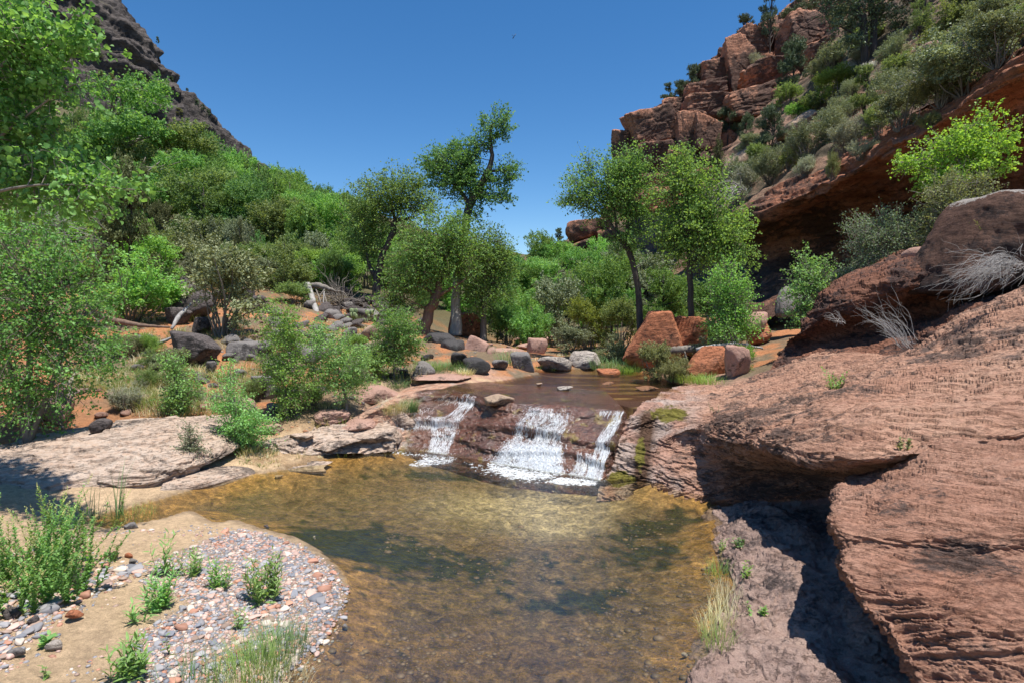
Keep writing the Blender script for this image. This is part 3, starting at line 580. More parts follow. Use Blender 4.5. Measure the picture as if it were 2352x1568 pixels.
GH = [[(1130, 700, 70), (1230, 690, 68), (1320, 690, 66), (1430, 690, 64), (1560, 680, 62), (1700, 640, 60)],
      [(1170, 650, 100), (1240, 635, 98), (1320, 610, 94), (1420, 590, 90), (1540, 560, 84), (1680, 520, 76)],
      [(1190, 608, 128), (1245, 584, 124), (1305, 548, 118), (1400, 505, 112), (1520, 460, 104), (1680, 430, 92)],
      [(1215, 615, 160), (1265, 590, 156), (1320, 560, 150), (1420, 510, 142), (1540, 460, 134), (1700, 430, 122)]]
patch('far_hill', GH, 120, 160, lambda p, n, uv: fbm(p * .06, 5, 180) * 4 + fbm(p * .4, 3, 183) * .8, M_hill, kind='structure')
H = [[(-60, -400, 260), (60, -200, 260), (170, 20, 260), (260, 120, 262), (310, 220, 264), (400, 320, 268), (480, 400, 272), (580, 470, 280), (760, 540, 290)],
     [(-40, -420, 205), (130, -200, 203), (250, -8, 200), (338, 86, 203), (388, 188, 205), (478, 272, 210), (560, 362, 215), (660, 425, 222), (860, 500, 230)],
     [(-130, -220, 172), (20, -40, 170), (130, 95, 172), (225, 180, 176), (300, 250, 180), (400, 330, 186), (500, 410, 192), (600, 460, 200), (800, 530, 205)],
     [(-200, 120, 132), (-60, 210, 130), (60, 290, 132), (160, 350, 136), (260, 400, 141), (370, 450, 150), (480, 500, 160), (600, 530, 170), (760, 560, 170)],
     [(-260, 420, 90), (-100, 440, 88), (40, 460, 86), (150, 480, 86), (260, 500, 88), (370, 530, 92), (490, 560, 100), (620, 590, 110), (780, 610, 110)]]
def craggy(p, n, uv):
    t = p[:, 2] * .9 + p[:, 0] * .18 + fbm(p * .02, 4, 190) * 14
    ed = sstep(.12, .3, uv[:, 0])
    return (terr(t, 9, .45) - t) * .55 + (terr(t * 1.0, 3.1, .5) - t) * .35 + ridged(p * np.array([.07, .07, .05]), 5, 193) * 3.6 + fbm(p * .22, 4, 197) * 2.4 + (voronoi(p * .11, 198)[0] - .5) * 3.0
patch('basalt_mountain', H, 420, 420, craggy, M_basalt, kind='structure')

# ------------------------------------------------------------------ water
def water_mat(name, tint, b_sc, b_dist, fr=1.33, gloss=.5):
    m, nt, out = new_mat(name); co = nt.nodes.new('ShaderNodeTexCoord').outputs['Object']
    a = tex(nt, co, b_sc, 4, .6, (1, 1.6, 1), (0, 0, .35), .6); b2 = tex(nt, co, b_sc * 4.2, 3, .6, (1, 1.5, 1), (0, 0, -.3)); c2 = tex(nt, co, b_sc * .3, 2, .5)
    nb = bump(nt, a, b_dist, 1.0); nb = bump(nt, b2, b_dist * .30, 1.0, nb); nb = bump(nt, c2, b_dist * 1.6, 1.0, nb)
    fz = nt.nodes.new('ShaderNodeFresnel'); fz.inputs[0].default_value = fr; nt.links.new(nb, fz.inputs['Normal'])
    gl = nt.nodes.new('ShaderNodeBsdfGlossy'); gl.inputs['Roughness'].default_value = .04; nt.links.new(nb, gl.inputs['Normal'])
    tr = nt.nodes.new('ShaderNodeBsdfTransparent'); tr.inputs[0].default_value = (*tint, 1)
    mx = nt.nodes.new('ShaderNodeMixShader'); nt.links.new(mth(nt, 'MULTIPLY', fz.outputs[0], gloss), mx.inputs[0]); nt.links.new(tr.outputs[0], mx.inputs[1]); nt.links.new(gl.outputs[0], mx.inputs[2]); nt.links.new(mx.outputs[0], out.inputs[0]); return m
M_pool = water_mat('clear_amber_water', (.94, .915, .78), 6.0, .014, 1.33, .22); M_creek = water_mat('shallow_creek_water', (.9, .82, .7), 6.0, .018, 1.33, .32)
def sheet(name, poly, z, m, step):
    bm = bmesh.new(); bm.faces.new([bm.verts.new((a, b, z)) for a, b in poly]); bmesh.ops.triangulate(bm, faces=bm.faces[:])
    me = bpy.data.meshes.new(name); bm.to_mesh(me); bm.free(); return link(name, me, m, kind='structure')
def grow(poly, d):
    t = np.roll(poly, -1, 0) - np.roll(poly, 1, 0); n = np.stack([t[:, 1], -t[:, 0]], 1); n /= np.linalg.norm(n, axis=1)[:, None] + 1e-9
    area = .5 * np.sum(poly[:, 0] * np.roll(poly[:, 1], -1) - poly[:, 1] * np.roll(poly[:, 0], -1))
    return poly + n * d * np.sign(area)
sheet('pool_water', grow(POOL, .12), 0.0, M_pool, .1)
CREEK = smooth_poly([(1000, 902), (1020, 893), (1060, 883), (1150, 875), (1215, 864), (1240, 857), (1230, 851), (1320, 847), (1400, 848), (1480, 856), (1540, 876), (1590, 885), (1550, 903), (1490, 908), (1400, 901), (1300, 894), (1150, 893), (1050, 899)], 1.0)
sheet('creek_water', grow(CREEK, .08), 1.0, M_creek, .1)
# white water: thousands of fine strands running down the rock face
m, nt, out = new_mat('white_water'); b = nt.nodes.new('ShaderNodeBsdfPrincipled'); b.inputs['Base Color'].default_value = (.86, .89, .92, 1); b.inputs['Roughness'].default_value = .25; b.inputs['Specular IOR Level'].default_value = .6
t = nt.nodes.new('ShaderNodeBsdfTranslucent'); t.inputs[0].default_value = (.85, .9, .95, 1); mx = nt.nodes.new('ShaderNodeMixShader'); mx.inputs[0].default_value = .3
nt.links.new(b.outputs[0], mx.inputs[1]); nt.links.new(t.outputs[0], mx.inputs[2]); ge = nt.nodes.new('ShaderNodeNewGeometry'); tp = nt.nodes.new('ShaderNodeBsdfTransparent'); m2 = nt.nodes.new('ShaderNodeMixShader'); nt.links.new(mth(nt, 'ADD', mth(nt, 'MULTIPLY', ge.outputs['Random Per Island'], .62), .22), m2.inputs[0]); nt.links.new(mx.outputs[0], m2.inputs[1]); nt.links.new(tp.outputs[0], m2.inputs[2]); nt.links.new(m2.outputs[0], out.inputs[0]); M_white = m
def strands(name, label, regions, seed):
    r = np.random.default_rng(seed); mb = MB()
    for (tops, n, spread, wmax) in regions:
        n = int(n * 1.5)
        tops = np.array(tops, float)                     # rows: t, s left, s right
        t0 = tops[0, 0] + (tops[-1, 0] - tops[0, 0]) * r.random(n) ** .8
        f = r.random(n); cl_ = np.floor(f * 14) / 14 + .036; f = np.clip(cl_ + r.normal(0, .026, n), -.06, 1.06); wl_ = r.random(n) < .3; f = f + wl_ * r.normal(0, .07, n); kp = gnoise(np.stack([f * 9, t0 * 5, f * 0 + seed], -1), 5) + .35 * t0 > -.12; t0, f = t0[kp], f[kp]; n = len(f)
        ln = np.where(r.random(n) < .55, .012 + .03 * r.random(n), .03 + .10 * r.random(n) ** 2); wd = .0018 + wmax * .42 * r.random(n) ** 3
        K = 5; tk = np.clip(t0[:, None] + ln[:, None] * np.linspace(0, 1, K)[None], 0, 1.0)
        sl = np.interp(tk, tops[:, 0], tops[:, 1]); sr = np.interp(tk, tops[:, 0], tops[:, 2])
        fr = np.clip(f[:, None] + np.cumsum(r.normal(0, .014, (n, K)), 1), -.22, 1.2)
        s = sl + (sr - sl) * fr
        idx = np.clip((s + 2) / 10 * 419, 0, 419).astype(int).ravel()
        p = falls_xyz(idx, tk.ravel()).reshape(n, K, 3)
        off = (.006 + .035 * r.random(n) ** 2)[:, None] * (1 + r.normal(0, .25, (n, K)))
        p[..., 1] -= off * .8 + .015; p[..., 2] += off * .75
        p[..., 0] += r.normal(0, .006, (n, K))
        ww = wd[:, None] * np.sin(np.linspace(.25, math.pi - .1, K))[None]
        tw = r.normal(0, .9, (n, 1)); v = np.stack([p - np.stack([ww, ww * tw, ww * 0], -1), p + np.stack([ww, ww * tw, ww * .6 * tw], -1)], 2).reshape(-1, 3)
        base = np.arange(n)[:, None] * 2 * K; k = np.arange(K - 1)[None] * 2
        q = base + k
        fa = np.concatenate([np.stack([q, q + 1, q + 3], -1), np.stack([q, q + 3, q + 2], -1)]).reshape(-1, 3)
        mb.add(v, fa)
    return link(name, mb.mesh(name), M_white, label=label, cat='cascade', group='white cascades over the rock step')
def churn(mb, poly_px, n, size, r):
    a = np.array(poly_px, float); lo, hi = a.min(0), a.max(0); pts = r.uniform(lo, hi, (n * 4, 2)); pts = pts[sdist(a, pts[:, 0], pts[:, 1]) + np.abs(r.normal(0, 7, len(pts))) - 3 < 0][:int(n * 1.15)]
    for px, py in pts:
        c = G(px, py, .004 + .03 * r.random() ** 3); L = size * (.15 + .85 * r.random() ** 2); W = L * (.12 + .25 * r.random()); th = r.normal(0, .5); k = 6; an = np.linspace(0, 2 * math.pi, k, endpoint=False)
        rr = 1 + .35 * r.normal(size=k); ex = np.cos(an) * L * rr; ey = np.sin(an) * W * rr
        v = np.stack([c[0] + ex * math.cos(th) - ey * math.sin(th), c[1] + ex * math.sin(th) + ey * math.cos(th), np.full(k, c[2])], 1)
        v = np.vstack([v, c + np.array([0, 0, .012])]); mb.add(v, [(i, (i + 1) % k, k) for i in range(k)])
def spray(mb, px, py, n, w_, h_, r):
    c = G(px, py, 0)
    for i in range(n):
        o = c + np.array([r.normal(0, w_), r.normal(0, .12), abs(r.normal(0, h_))]); s = .003 + .007 * r.random() ** 2; d = r.normal(size=(4, 3)) * s; mb.add(o + d, [(0, 1, 2), (0, 2, 3), (0, 3, 1), (1, 3, 2)])
def cascade(name, label, regions, foam, sprays, seed):
    o = strands(name, label, regions, seed); r = np.random.default_rng(seed + 1); mb = MB()
    for poly, n, sz in foam: churn(mb, poly, n, sz, r)
    for a in sprays: spray(mb, *a, r)
    link('foam', mb.mesh('foam'), M_white, parent=o, kind='stuff')
cascade('white_cascade', 'narrow white cascade zigzagging over two ledges beside the grass tussock',
        [([(.03, 1.60, 2.15), (.3, 1.45, 2.00), (.5, 1.20, 1.85), (.56, 0.70, 1.80), (.8, 0.90, 1.75), (1, 1.00, 1.75)], 2300, 1, .011),
         ([(.50, -0.50, 1.40), (.64, -0.40, 1.40)], 620, 1, .006), ([(.12, 0.90, 2.00), (.2, 0.60, 2.10)], 200, 1, .006), ([(.3, -0.40, 0.60), (.42, -0.20, 0.60)], 120, 1, .005), ([(.86, -0.90, 1.00), (1., -1.00, 1.00)], 120, 1, .004)],
        [([(985, 1046), (1050, 1052), (1030, 1062), (960, 1072), (940, 1068)], 330, .05), ([(900, 1036), (990, 1044), (990, 1049), (900, 1040)], 90, .04)], [(1010, 1050, 260, .16, .07)], 301)
cascade('white_cascade', 'widest white cascade pouring down the middle of the brown rock step',
        [([(.07, 4.10, 5.15), (.3, 3.95, 5.20), (.55, 3.75, 5.15), (.75, 3.55, 5.30), (1, 3.35, 5.50)], 4600, 1, .013), ([(.6, 3.90, 5.20), (.8, 3.70, 5.40), (1, 3.50, 5.60)], 3300, 1, .017), ([(.05, 4.00, 5.30), (.3, 3.80, 5.40)], 300, 1, .005)],
        [([(1120, 1062), (1200, 1078), (1290, 1090), (1255, 1100), (1170, 1098), (1120, 1075)], 900, .055), ([(1060, 1058), (1180, 1080), (1300, 1110), (1240, 1112), (1100, 1085)], 260, .045)], [(1220, 1082, 900, .3, .13)], 311)
cascade('white_cascade', 'thin white cascade sliding down beside the pale rock shoulder',
        [([(.02, 6.85, 7.02), (.3, 6.55, 7.00), (.55, 6.40, 6.95), (.8, 6.45, 6.98), (1, 6.40, 7.00)], 1700, 1, .011), ([(.70, 5.90, 6.50), (.92, 5.90, 6.60), (1, 5.80, 6.70)], 900, 1, .009), ([(.03, 6.20, 6.80), (.1, 6.20, 6.80)], 160, 1, .005)],
        [([(1290, 1096), (1370, 1106), (1368, 1114), (1300, 1112), (1262, 1106)], 520, .05)], [(1345, 1102, 420, .15, .09)], 321)
print('structure', time.time() - T0)
# ------------------------------------------------------------------ rocks
_ico = {}
def ico(sub):
    if sub not in _ico:
        bm = bmesh.new(); bmesh.ops.create_icosphere(bm, subdivisions=sub, radius=1.0)
        _ico[sub] = (np.array([v.co[:] for v in bm.verts]), np.array([[v.index for v in f.verts] for f in bm.faces])); bm.free()
    return _ico[sub]
def rock_verts(seed, sub, planes=12, soft=.12, rough=.05, flat=1.0, box=False):
    r = np.random.default_rng(seed); d, f = ico(sub + 1)
    n = r.normal(size=(planes, 3)); n[:, 2] *= flat; n /= np.linalg.norm(n, axis=1)[:, None]; n = np.vstack([n, [0, 0, -1.], [0, 0, 1.]]); h = r.uniform(.55, .95, len(n))
    if box:
        m = np.array([[1, 0, 0], [-1, 0, 0], [0, 1, 0], [0, -1, 0], [0, 0, 1], [0, 0, -1.]]) + r.normal(0, .13, (6, 3)); m /= np.linalg.norm(m, axis=1)[:, None]
        e = r.normal(size=(4, 3)); e /= np.linalg.norm(e, axis=1)[:, None]; n = np.vstack([m, e]); h = np.concatenate([r.uniform(.6, .75, 6), r.uniform(.75, 1.0, 4)])
    q = d @ n.T; rad = np.where(q > .05, h[None] / np.maximum(q, .05), 9)
    k = 1 / max(soft, .02); rr = -np.log(np.exp(-np.minimum(rad, 3) * k).sum(1)) / k
    rr = np.clip(rr, .25, 1.25); v = d * rr[:, None]
    if rough: v = v * (1 + fbm(v * 1.7 + seed, 4, seed % 97) * rough * 2 + fbm(v * 6 + seed, 3, seed % 89) * rough * .6)[:, None]
    if box:
        zz = v[:, 2] + fbm(v * 1.3 + seed, 3, 5) * .22; v = v * (1 + (terr(zz, .21, .7) - zz) * .11 + fbm(v * 2.2 + seed, 3, 8) * .05 - .05 * sstep(.07, 0, np.subtract(*voronoi(v * 1.6 + seed, seed)[1::-1])))[:, None]
    v = v / np.abs(v).max(0)
    return v, f
def rock_mesh(name, seed, sub, size, **k):
    v, f = rock_verts(seed, sub, **k); return tri_mesh(name, v * np.array(size), f)
def boulder(px, py, pw, ph, m, label, name='boulder', seed=1, depth=.8, sub=4, rot=0.0, parent=None, Y=None, group=None, sink=.3, cat=None, **k):
    """a rock seen at survey pixel (px, py), pw x ph pixels large, resting on the ground found there"""
    if Y is None:
        hp = hit(px, py + ph * .42)[0]; Y = hp[1] if hp is not None else 20
    c = P(px, py, Y); sx, sz = pw / 2 / FPX * Y, ph / 2 / FPX * Y
    c[1] += sx * depth * .6
    me = rock_mesh(name, seed, sub, (sx * 1.03, sx * depth, sz * 1.08), **k)
    o = link(name, me, m, parent=parent, loc=c, label=label, cat=None if parent else (cat or 'boulder'), group=group)
    o.rotation_euler = (0, rot, 0)
    return o
bpy.context.view_layer.update()
boulder(430, 802, 126, 84, M_dark, 'largest dark basalt boulder, flat topped, on the orange soil bank', seed=11, sub=5, planes=9, soft=.06, rot=.12)
boulder(604, 888, 66, 64, M_grey, 'grey wedge shaped boulder with dark shaded side behind the leafy sapling', seed=12, planes=8, soft=.07)
boulder(233, 978, 66, 36, M_dark, 'smooth dark grey boulder alone on the pale sandstone slab', seed=13, planes=16, soft=.25, rough=.02)
boulder(967, 849, 60, 38, M_grey, 'rounded grey boulder sitting on the pink shelf above the falls', seed=14, planes=16, soft=.25, rough=.02)
boulder(455, 748, 56, 40, M_dark, 'small charcoal slab leaning just above the largest basalt boulder', seed=15, planes=8, soft=.05)
boulder(432, 712, 110, 62, M_dark, 'tilted dark basalt slab under the grey-green oak bush', seed=16, planes=7, soft=.05, rot=-.35)
boulder(402, 728, 62, 42, M_dark, 'low dark stone wedged against the bleached branch', seed=17, planes=9, soft=.06)
boulder(556, 806, 86, 44, M_grey, 'long grey boulder cracked in two beyond the young saplings', seed=18, planes=10, soft=.08)
boulder(706, 820, 66, 62, M_grey, 'rounded brown-grey boulder half hidden between two saplings', seed=19, planes=14, soft=.18)
boulder(848, 770, 62, 48, M_tan, 'tan boulder with a rounded top beside the prickly pears', seed=20, planes=14, soft=.18)
boulder(806, 762, 46, 28, M_grey, 'small pale grey stone below the prickly pears', seed=21)
boulder(1062, 758, 92, 92, M_red, 'salmon red boulder behind the white broken trunk', seed=22, sub=5, planes=9, soft=.08, Y=27)
boulder(868, 808, 90, 60, M_tan, 'broad tan boulder shaded underneath behind the small tree', seed=23, planes=10, soft=.1)
boulder(1008, 790, 84, 52, M_black, 'black mossy boulder under the leaning trunk', seed=24, planes=11, soft=.08, Y=21)
boulder(1040, 812, 90, 56, M_black, 'black boulder heaped below the broken trunk', seed=25, planes=10, soft=.08, Y=20)
boulder(1095, 842, 66, 40, M_black, 'dark blotched boulder on the tip of the pink shelf', seed=26, planes=14, soft=.2)
boulder(1050, 832, 60, 42, M_black, 'slate coloured boulder among green sedge by the black heap', seed=27, planes=10)
boulder(1085, 806, 60, 60, M_pink, 'reddish slab leaning on the black boulder heap', seed=28, planes=8, soft=.06, rot=.5, Y=20.5)
boulder(1144, 838, 46, 26, M_grey, 'small grey boulder beside the rushes at the creek edge', seed=29, planes=14, soft=.2)
boulder(1200, 831, 56, 44, M_grey, 'blue-grey boulder with a tan patch at the creek head', seed=30, planes=9, soft=.06)
boulder(1272, 837, 88, 34, M_pale, 'long low pale boulder in the middle of the creek head', seed=31, planes=12, soft=.12, sub=4)
boulder(1356, 828, 90, 46, M_pale, 'high pale cream boulder at the creek head under the bushes', seed=32, planes=11, soft=.1)
boulder(1236, 800, 50, 44, M_pink, 'pinkish boulder stacked behind the blue-grey boulder', seed=33, planes=12, soft=.12, Y=21.5)
boulder(1165, 812, 88, 32, M_pink, 'low pink boulder behind the creek rushes', seed=34, planes=10, soft=.1, Y=21.5)
boulder(1207, 797, 62, 22, M_pink, 'flat pink rock farthest up the creek bed', seed=35, planes=10, Y=24)
boulder(1398, 858, 58, 20, M_red, 'small flat red rock standing in the shallow creek', seed=36, planes=8, soft=.06, rough=.04)
boulder(1520, 792, 158, 146, M_red, 'biggest red boulder with a dark overhanging face by the creek', seed=45, sub=6, planes=8, soft=.04, depth=.7, rough=.05)
boulder(1585, 768, 86, 96, M_red, 'red boulder peak joined behind the biggest red boulder', seed=38, sub=5, planes=9, soft=.05, Y=17.8)
boulder(1630, 834, 100, 72, M_red, 'blocky red boulder with a pale cap beside the green sedge', seed=39, sub=5, planes=8, soft=.05)
boulder(1692, 834, 74, 76, M_pink, 'grey-brown block with plant shadow attached to the pale capped boulder', seed=40, planes=7, soft=.05)
boulder(1757, 768, 76, 52, M_red, 'pointed red boulder at the mouth of the alcove', seed=41, planes=8, soft=.06)
boulder(1745, 742, 56, 48, M_pink, 'dusky boulder half in alcove shade above the pointed red one', seed=42, planes=9, Y=19)
boulder(1842, 700, 90, 84, M_grey, 'grey rounded boulder behind the bright leafy aspen', seed=43, planes=16, soft=.25, Y=19)
boulder(2335, 548, 350, 240, M_capped, 'huge dark boulder with whitish top above the ledge', seed=46, sub=5, planes=9, soft=.12, Y=11.3, depth=.8, rough=.05)
boulder(2118, 580, 60, 30, M_pink, 'small pale red rock perched on the crest of the ledge', seed=47, Y=12.9)
boulder(566, 672, 56, 36, M_dark, 'round maroon boulder uphill of the oak bush', seed=48, planes=16, soft=.25)
boulder(585, 698, 66, 50, M_dark, 'rounded brown boulder just below the maroon one', seed=49, planes=16, soft=.25)
boulder(822, 722, 86, 34, M_grey, 'wide grey slab on top of the rubble mound', seed=50, planes=8, soft=.06)
boulder(478, 845, 28, 30, M_grey, 'little upright stone at the foot of the largest basalt boulder', seed=51)
boulder(545, 934, 70, 46, M_tan, 'brown stone behind the lower sapling leaves', seed=52)
boulder(626, 938, 40, 24, M_grey, 'smooth bluish stone below the wedge shaped boulder', seed=53, planes=16, soft=.25)
boulder(98, 945, 92, 60, M_pink, 'dusty pink boulder in leaf shade at the slab edge', seed=54, planes=12, soft=.12)
boulder(860, 912, 130, 42, M_pink, 'long pink sandstone block with white streaks on the shelf', name='rock_block', cat='rock', seed=55, planes=9, soft=.1, sub=5)
boulder(1146, 920, 70, 26, M_tan, 'mossy block wedged in the lip of the falls', name='rock_block', cat='rock', seed=56, planes=8)
boulder(1236, 884, 20, 9, M_tan, 'round orange stone awash in the upper creek', name='stone', cat='stone', seed=58, planes=16, soft=.25)
boulder(1302, 892, 44, 11, M_pale, 'flat pale stone breaking the creek surface above the falls', name='stone', cat='stone', seed=59)
boulder(1400, 880, 30, 9, M_pink, 'thin pink slab in the creek nearer the red rock', name='stone', cat='stone', seed=60)
boulder(1490, 893, 60, 11, M_pink, 'long pink slab lying in the creek beside the slickrock', name='stone', cat='stone', seed=61)
boulder(1480, 876, 50, 7, M_pale, 'pale sliver of rock in the creek near the sedge', name='stone', cat='stone', seed=62)
boulder(1386, 1112, 50, 20, M_black, 'dark wet stone at the foot of the thin cascade', name='stone', cat='stone', seed=63, planes=9, Y=9.75)
boulder(638, 1096, 18, 10, M_tan, 'lone tan stone on the sandy edge of the pool', name='stone', cat='stone', seed=67, planes=16, soft=.25)
boulder(297, 1208, 36, 14, M_grey, 'flat grey stone on the sand by the narrow channel', name='stone', cat='stone', seed=68)
for i, (px, py, pw, ph, m, lb) in enumerate([(868, 1012, 130, 44, M_wslab, 'striped pinkish ledge block touching the foot of the falls'), (770, 1022, 120, 26, M_wslab, 'low grey ledge at the sandy corner of the pool'), (740, 962, 110, 30, M_pink, 'flat red ledge under the grey-leaved small tree'), (690, 1008, 70, 22, M_wslab, 'thin ledge half buried in sand by the tall sapling'), (820, 985, 110, 30, M_pink, 'broad pink ledge step below the grass tussock'), (915, 968, 70, 40, M_wslab, 'pale block with a mossy edge beside the falls'), (620, 985, 60, 24, M_tan, 'low tan rock beside the tall sapling'), (1005, 872, 150, 16, M_pink, 'long thin pink shelf edge along the creek')]):
    boulder(px, py, pw, ph, m, lb, name='rock_ledge', cat='rock', seed=580 + i, planes=9, soft=.07, rough=.11, depth=.9, sub=5)
# rubble heaps of dark stones
_pr = [rock_mesh('rubble_stone', 400 + i, 2, (1, 1, .7), planes=9, soft=.08, rough=.06) for i in range(6)]
def rubble(cx, cy_, w_, h_, n, size, m, label, group, seed):
    r = np.random.default_rng(seed)
    for i in range(n):
        p = hit(cx + r.normal(0, w_ / 2.6), cy_ + r.normal(0, h_ / 2.6))[0]
        if p is None: continue
        s = size * p[1] / FPX * (.5 + .8 * r.random()); me = _pr[i % 6].copy(); me.materials.append(m)
        o = link('rubble_stone', me, None, loc=p + np.array([0, 0, s * .3]), label=label, cat='stone', group=group); o.scale = (s * (.8 + .6 * r.random()), s, s * .8); o.rotation_euler = (r.normal(0, .3), r.normal(0, .3), r.random() * 6)
rubble(200, 640, 70, 60, 16, 17, M_dark, 'dark angular stone in the heap behind the oak thicket', 'stones of the heap behind the oak thicket', 1)
rubble(422, 672, 90, 60, 28, 18, M_dark, 'charcoal stone in the small pile uphill of the tilted slab', 'stones piled uphill of the tilted slab', 2)
rubble(846, 716, 120, 44, 48, 16, M_dark, 'dark loose stone on the rubble mound under the forked tree', 'loose stones of the rubble mound', 3)
rubble(610, 735, 34, 50, 12, 8, M_pink, 'rusty stone in the orange soil gully', 'rusty stones in the soil gully', 4)
rubble(530, 870, 130, 60, 12, 8, M_grey, 'grey stone scattered on the orange soil among the saplings', 'grey stones on the orange soil', 5)
rubble(1180, 790, 160, 24, 14, 10, M_pink, 'pinkish cobble in the creek bed behind the pale boulders', 'cobbles up the creek bed', 6)
rubble(1600, 760, 150, 30, 8, 9, M_red, 'broken red stone on the talus under the right trees', 'red stones on the talus', 7)
# big blocks standing out of the red cliff: children of the cliff
for i, (px, py, pw, ph, Y, rot) in enumerate([(1444, 326, 62, 66, 71, .2), (1506, 290, 96, 90, 69, -.5), (1500, 352, 84, 60, 68, .1), (1580, 318, 46, 96, 67, .05), (1624, 308, 60, 78, 66, 0), (1560, 246, 66, 44, 72, -.5), (1622, 212, 76, 44, 70, -.2),
                                              (1632, 246, 96, 56, 68, -.15), (1650, 164, 70, 66, 72, -.1), (1662, 118, 20, 15, 76, 0), (1704, 150, 64, 110, 71, -.3), (1732, 100, 60, 72, 74, .1), (1742, 232, 120, 80, 66, -.35), (1600, 275, 40, 30, 67, 0),
                                              (1780, 170, 130, 60, 68, -.6), (1850, 60, 90, 70, 68, -.5), (1900, 120, 90, 60, 62, -.6), (1476, 400, 60, 40, 69, 0), (1560, 385, 60, 60, 67, .2), (1810, 75, 60, 60, 74, -.4)]):
    o = boulder(px, py, pw * 1.18, ph * 1.18, M_block, None, name='rock_block', seed=500 + i, sub=5, soft=.035, rough=.07, box=True, Y=Y + 1.0, rot=rot * .6, parent=cliff)
for i, (px, py, pw, ph, Y, lb) in enumerate([(1362, 524, 118, 56, 82, 'blunt red outcrop above the central trees'), (1400, 556, 70, 50, 80, 'shaded red outcrop below the blunt one'), (1395, 490, 46, 40, 88, 'small red knob over the blunt outcrop'), (1246, 604, 44, 28, 100, 'low red outcrop on the far saddle'), (1345, 560, 60, 24, 80, 'ledge of pale red rock at the foot of the blunt outcrop')]):
    boulder(px, py, pw, ph, M_block, lb, name='outcrop', cat='outcrop', seed=540 + i, planes=8, soft=.07, Y=Y)
for i, (px, py, pw, ph, m, rot, lb) in enumerate([(1700, 372, 110, 44, M_tan, -.75, 'tilted grey slab on the brushy slope under the cliff'), (1842, 284, 100, 34, M_tan, -.6, 'tan slab in the brush halfway up the slope'), (2143, 122, 56, 50, M_pink, -.4, 'red boulder lodged in brush below the tall pines'), (2060, 120, 26, 26, M_pale, .2, 'small pale rock beside the twin trunked pine'),
                                                  (2250, 46, 90, 22, M_pale, -.5, 'pale slab high in the brush near the top'), (1720, 330, 60, 40, M_tan, -.6, 'upper broken slab over the tilted grey slab')]):
    boulder(px, py, pw, ph, m, lb, name='rock_slab', cat='rock', seed=560 + i, planes=7, soft=.05, rot=rot)

# ------------------------------------------------------------------ foliage
L_cot = leaf_mat('cottonwood_leaf', (.045, .10, .018), (.075, .155, .028), (.14, .24, .06))
L_cotd = leaf_mat('shaded_cottonwood_leaf', (.03, .075, .018), (.055, .12, .026), (.10, .18, .05))  # darker copy of the cottonwood leaf with shade put into its colour
L_box = leaf_mat('box_elder_leaf', (.06, .13, .018), (.10, .20, .03), (.16, .28, .06))
L_maple = leaf_mat('lime_maple_leaf', (.085, .17, .008), (.12, .23, .012), (.17, .30, .025), trans=.5)
L_oak = leaf_mat('oak_leaf', (.05, .085, .022), (.085, .125, .035), (.14, .18, .06))
L_oakg = leaf_mat('grey_oak_leaf', (.07, .085, .035), (.11, .125, .055), (.16, .175, .085), trans=.25)
L_sage = leaf_mat('sage_leaf', (.11, .125, .085), (.165, .18, .125), (.24, .25, .18), trans=.2)
L_ming = leaf_mat('mountain_shrub_leaf', (.07, .085, .045), (.10, .12, .065), (.15, .17, .09), trans=.25)
L_pin = leaf_mat('pinyon_needle', (.028, .045, .022), (.05, .072, .034), (.085, .11, .055), trans=.15)
L_jun = leaf_mat('juniper_spray', (.035, .045, .012), (.06, .07, .02), (.09, .10, .03), trans=.15)
L_will = leaf_mat('willow_leaf', (.07, .15, .035), (.11, .21, .05), (.17, .29, .09), trans=.45)
L_blue = leaf_mat('blue_green_leaf', (.06, .10, .05), (.09, .145, .075), (.14, .20, .11), trans=.3)
L_olive = leaf_mat('olive_leaf', (.07, .08, .025), (.11, .12, .04), (.15, .16, .06), trans=.3)
L_grass = leaf_mat('grass_blade', (.07, .12, .02), (.12, .19, .035), (.20, .26, .07), trans=.4)
L_dry = leaf_mat('dry_grass_blade', (.22, .17, .09), (.32, .26, .14), (.42, .35, .2), trans=.3)
L_rush = leaf_mat('rush_blade', (.04, .09, .03), (.07, .135, .045), (.11, .18, .07), trans=.3)
L_yel = leaf_mat('yellow_flower', (.55, .42, .02), (.65, .52, .03), (.7, .6, .08), trans=.3)
L_whi = leaf_mat('whitish_blossom', (.45, .45, .38), (.55, .55, .48), (.62, .62, .56), trans=.2)
L_yg = leaf_mat('yellow_green_leaf', (.08, .12, .015), (.12, .165, .02), (.17, .22, .04), trans=.45)
M_bark = wood_mat('cottonwood_bark', (.10, .08, .065), (.21, .18, .15), 5)
M_bdark = wood_mat('dark_bark', (.035, .028, .024), (.08, .065, .055), 6)
M_bred = wood_mat('reddish_bark', (.11, .065, .045), (.20, .13, .09), 5)
M_bpale = wood_mat('pale_bark', (.27, .25, .22), (.42, .40, .37), 5)
M_dead = wood_mat('bleached_wood', (.22, .205, .195), (.40, .38, .36), 7)
M_twig = wood_mat('twig_bark', (.13, .11, .09), (.24, .21, .18), 9)

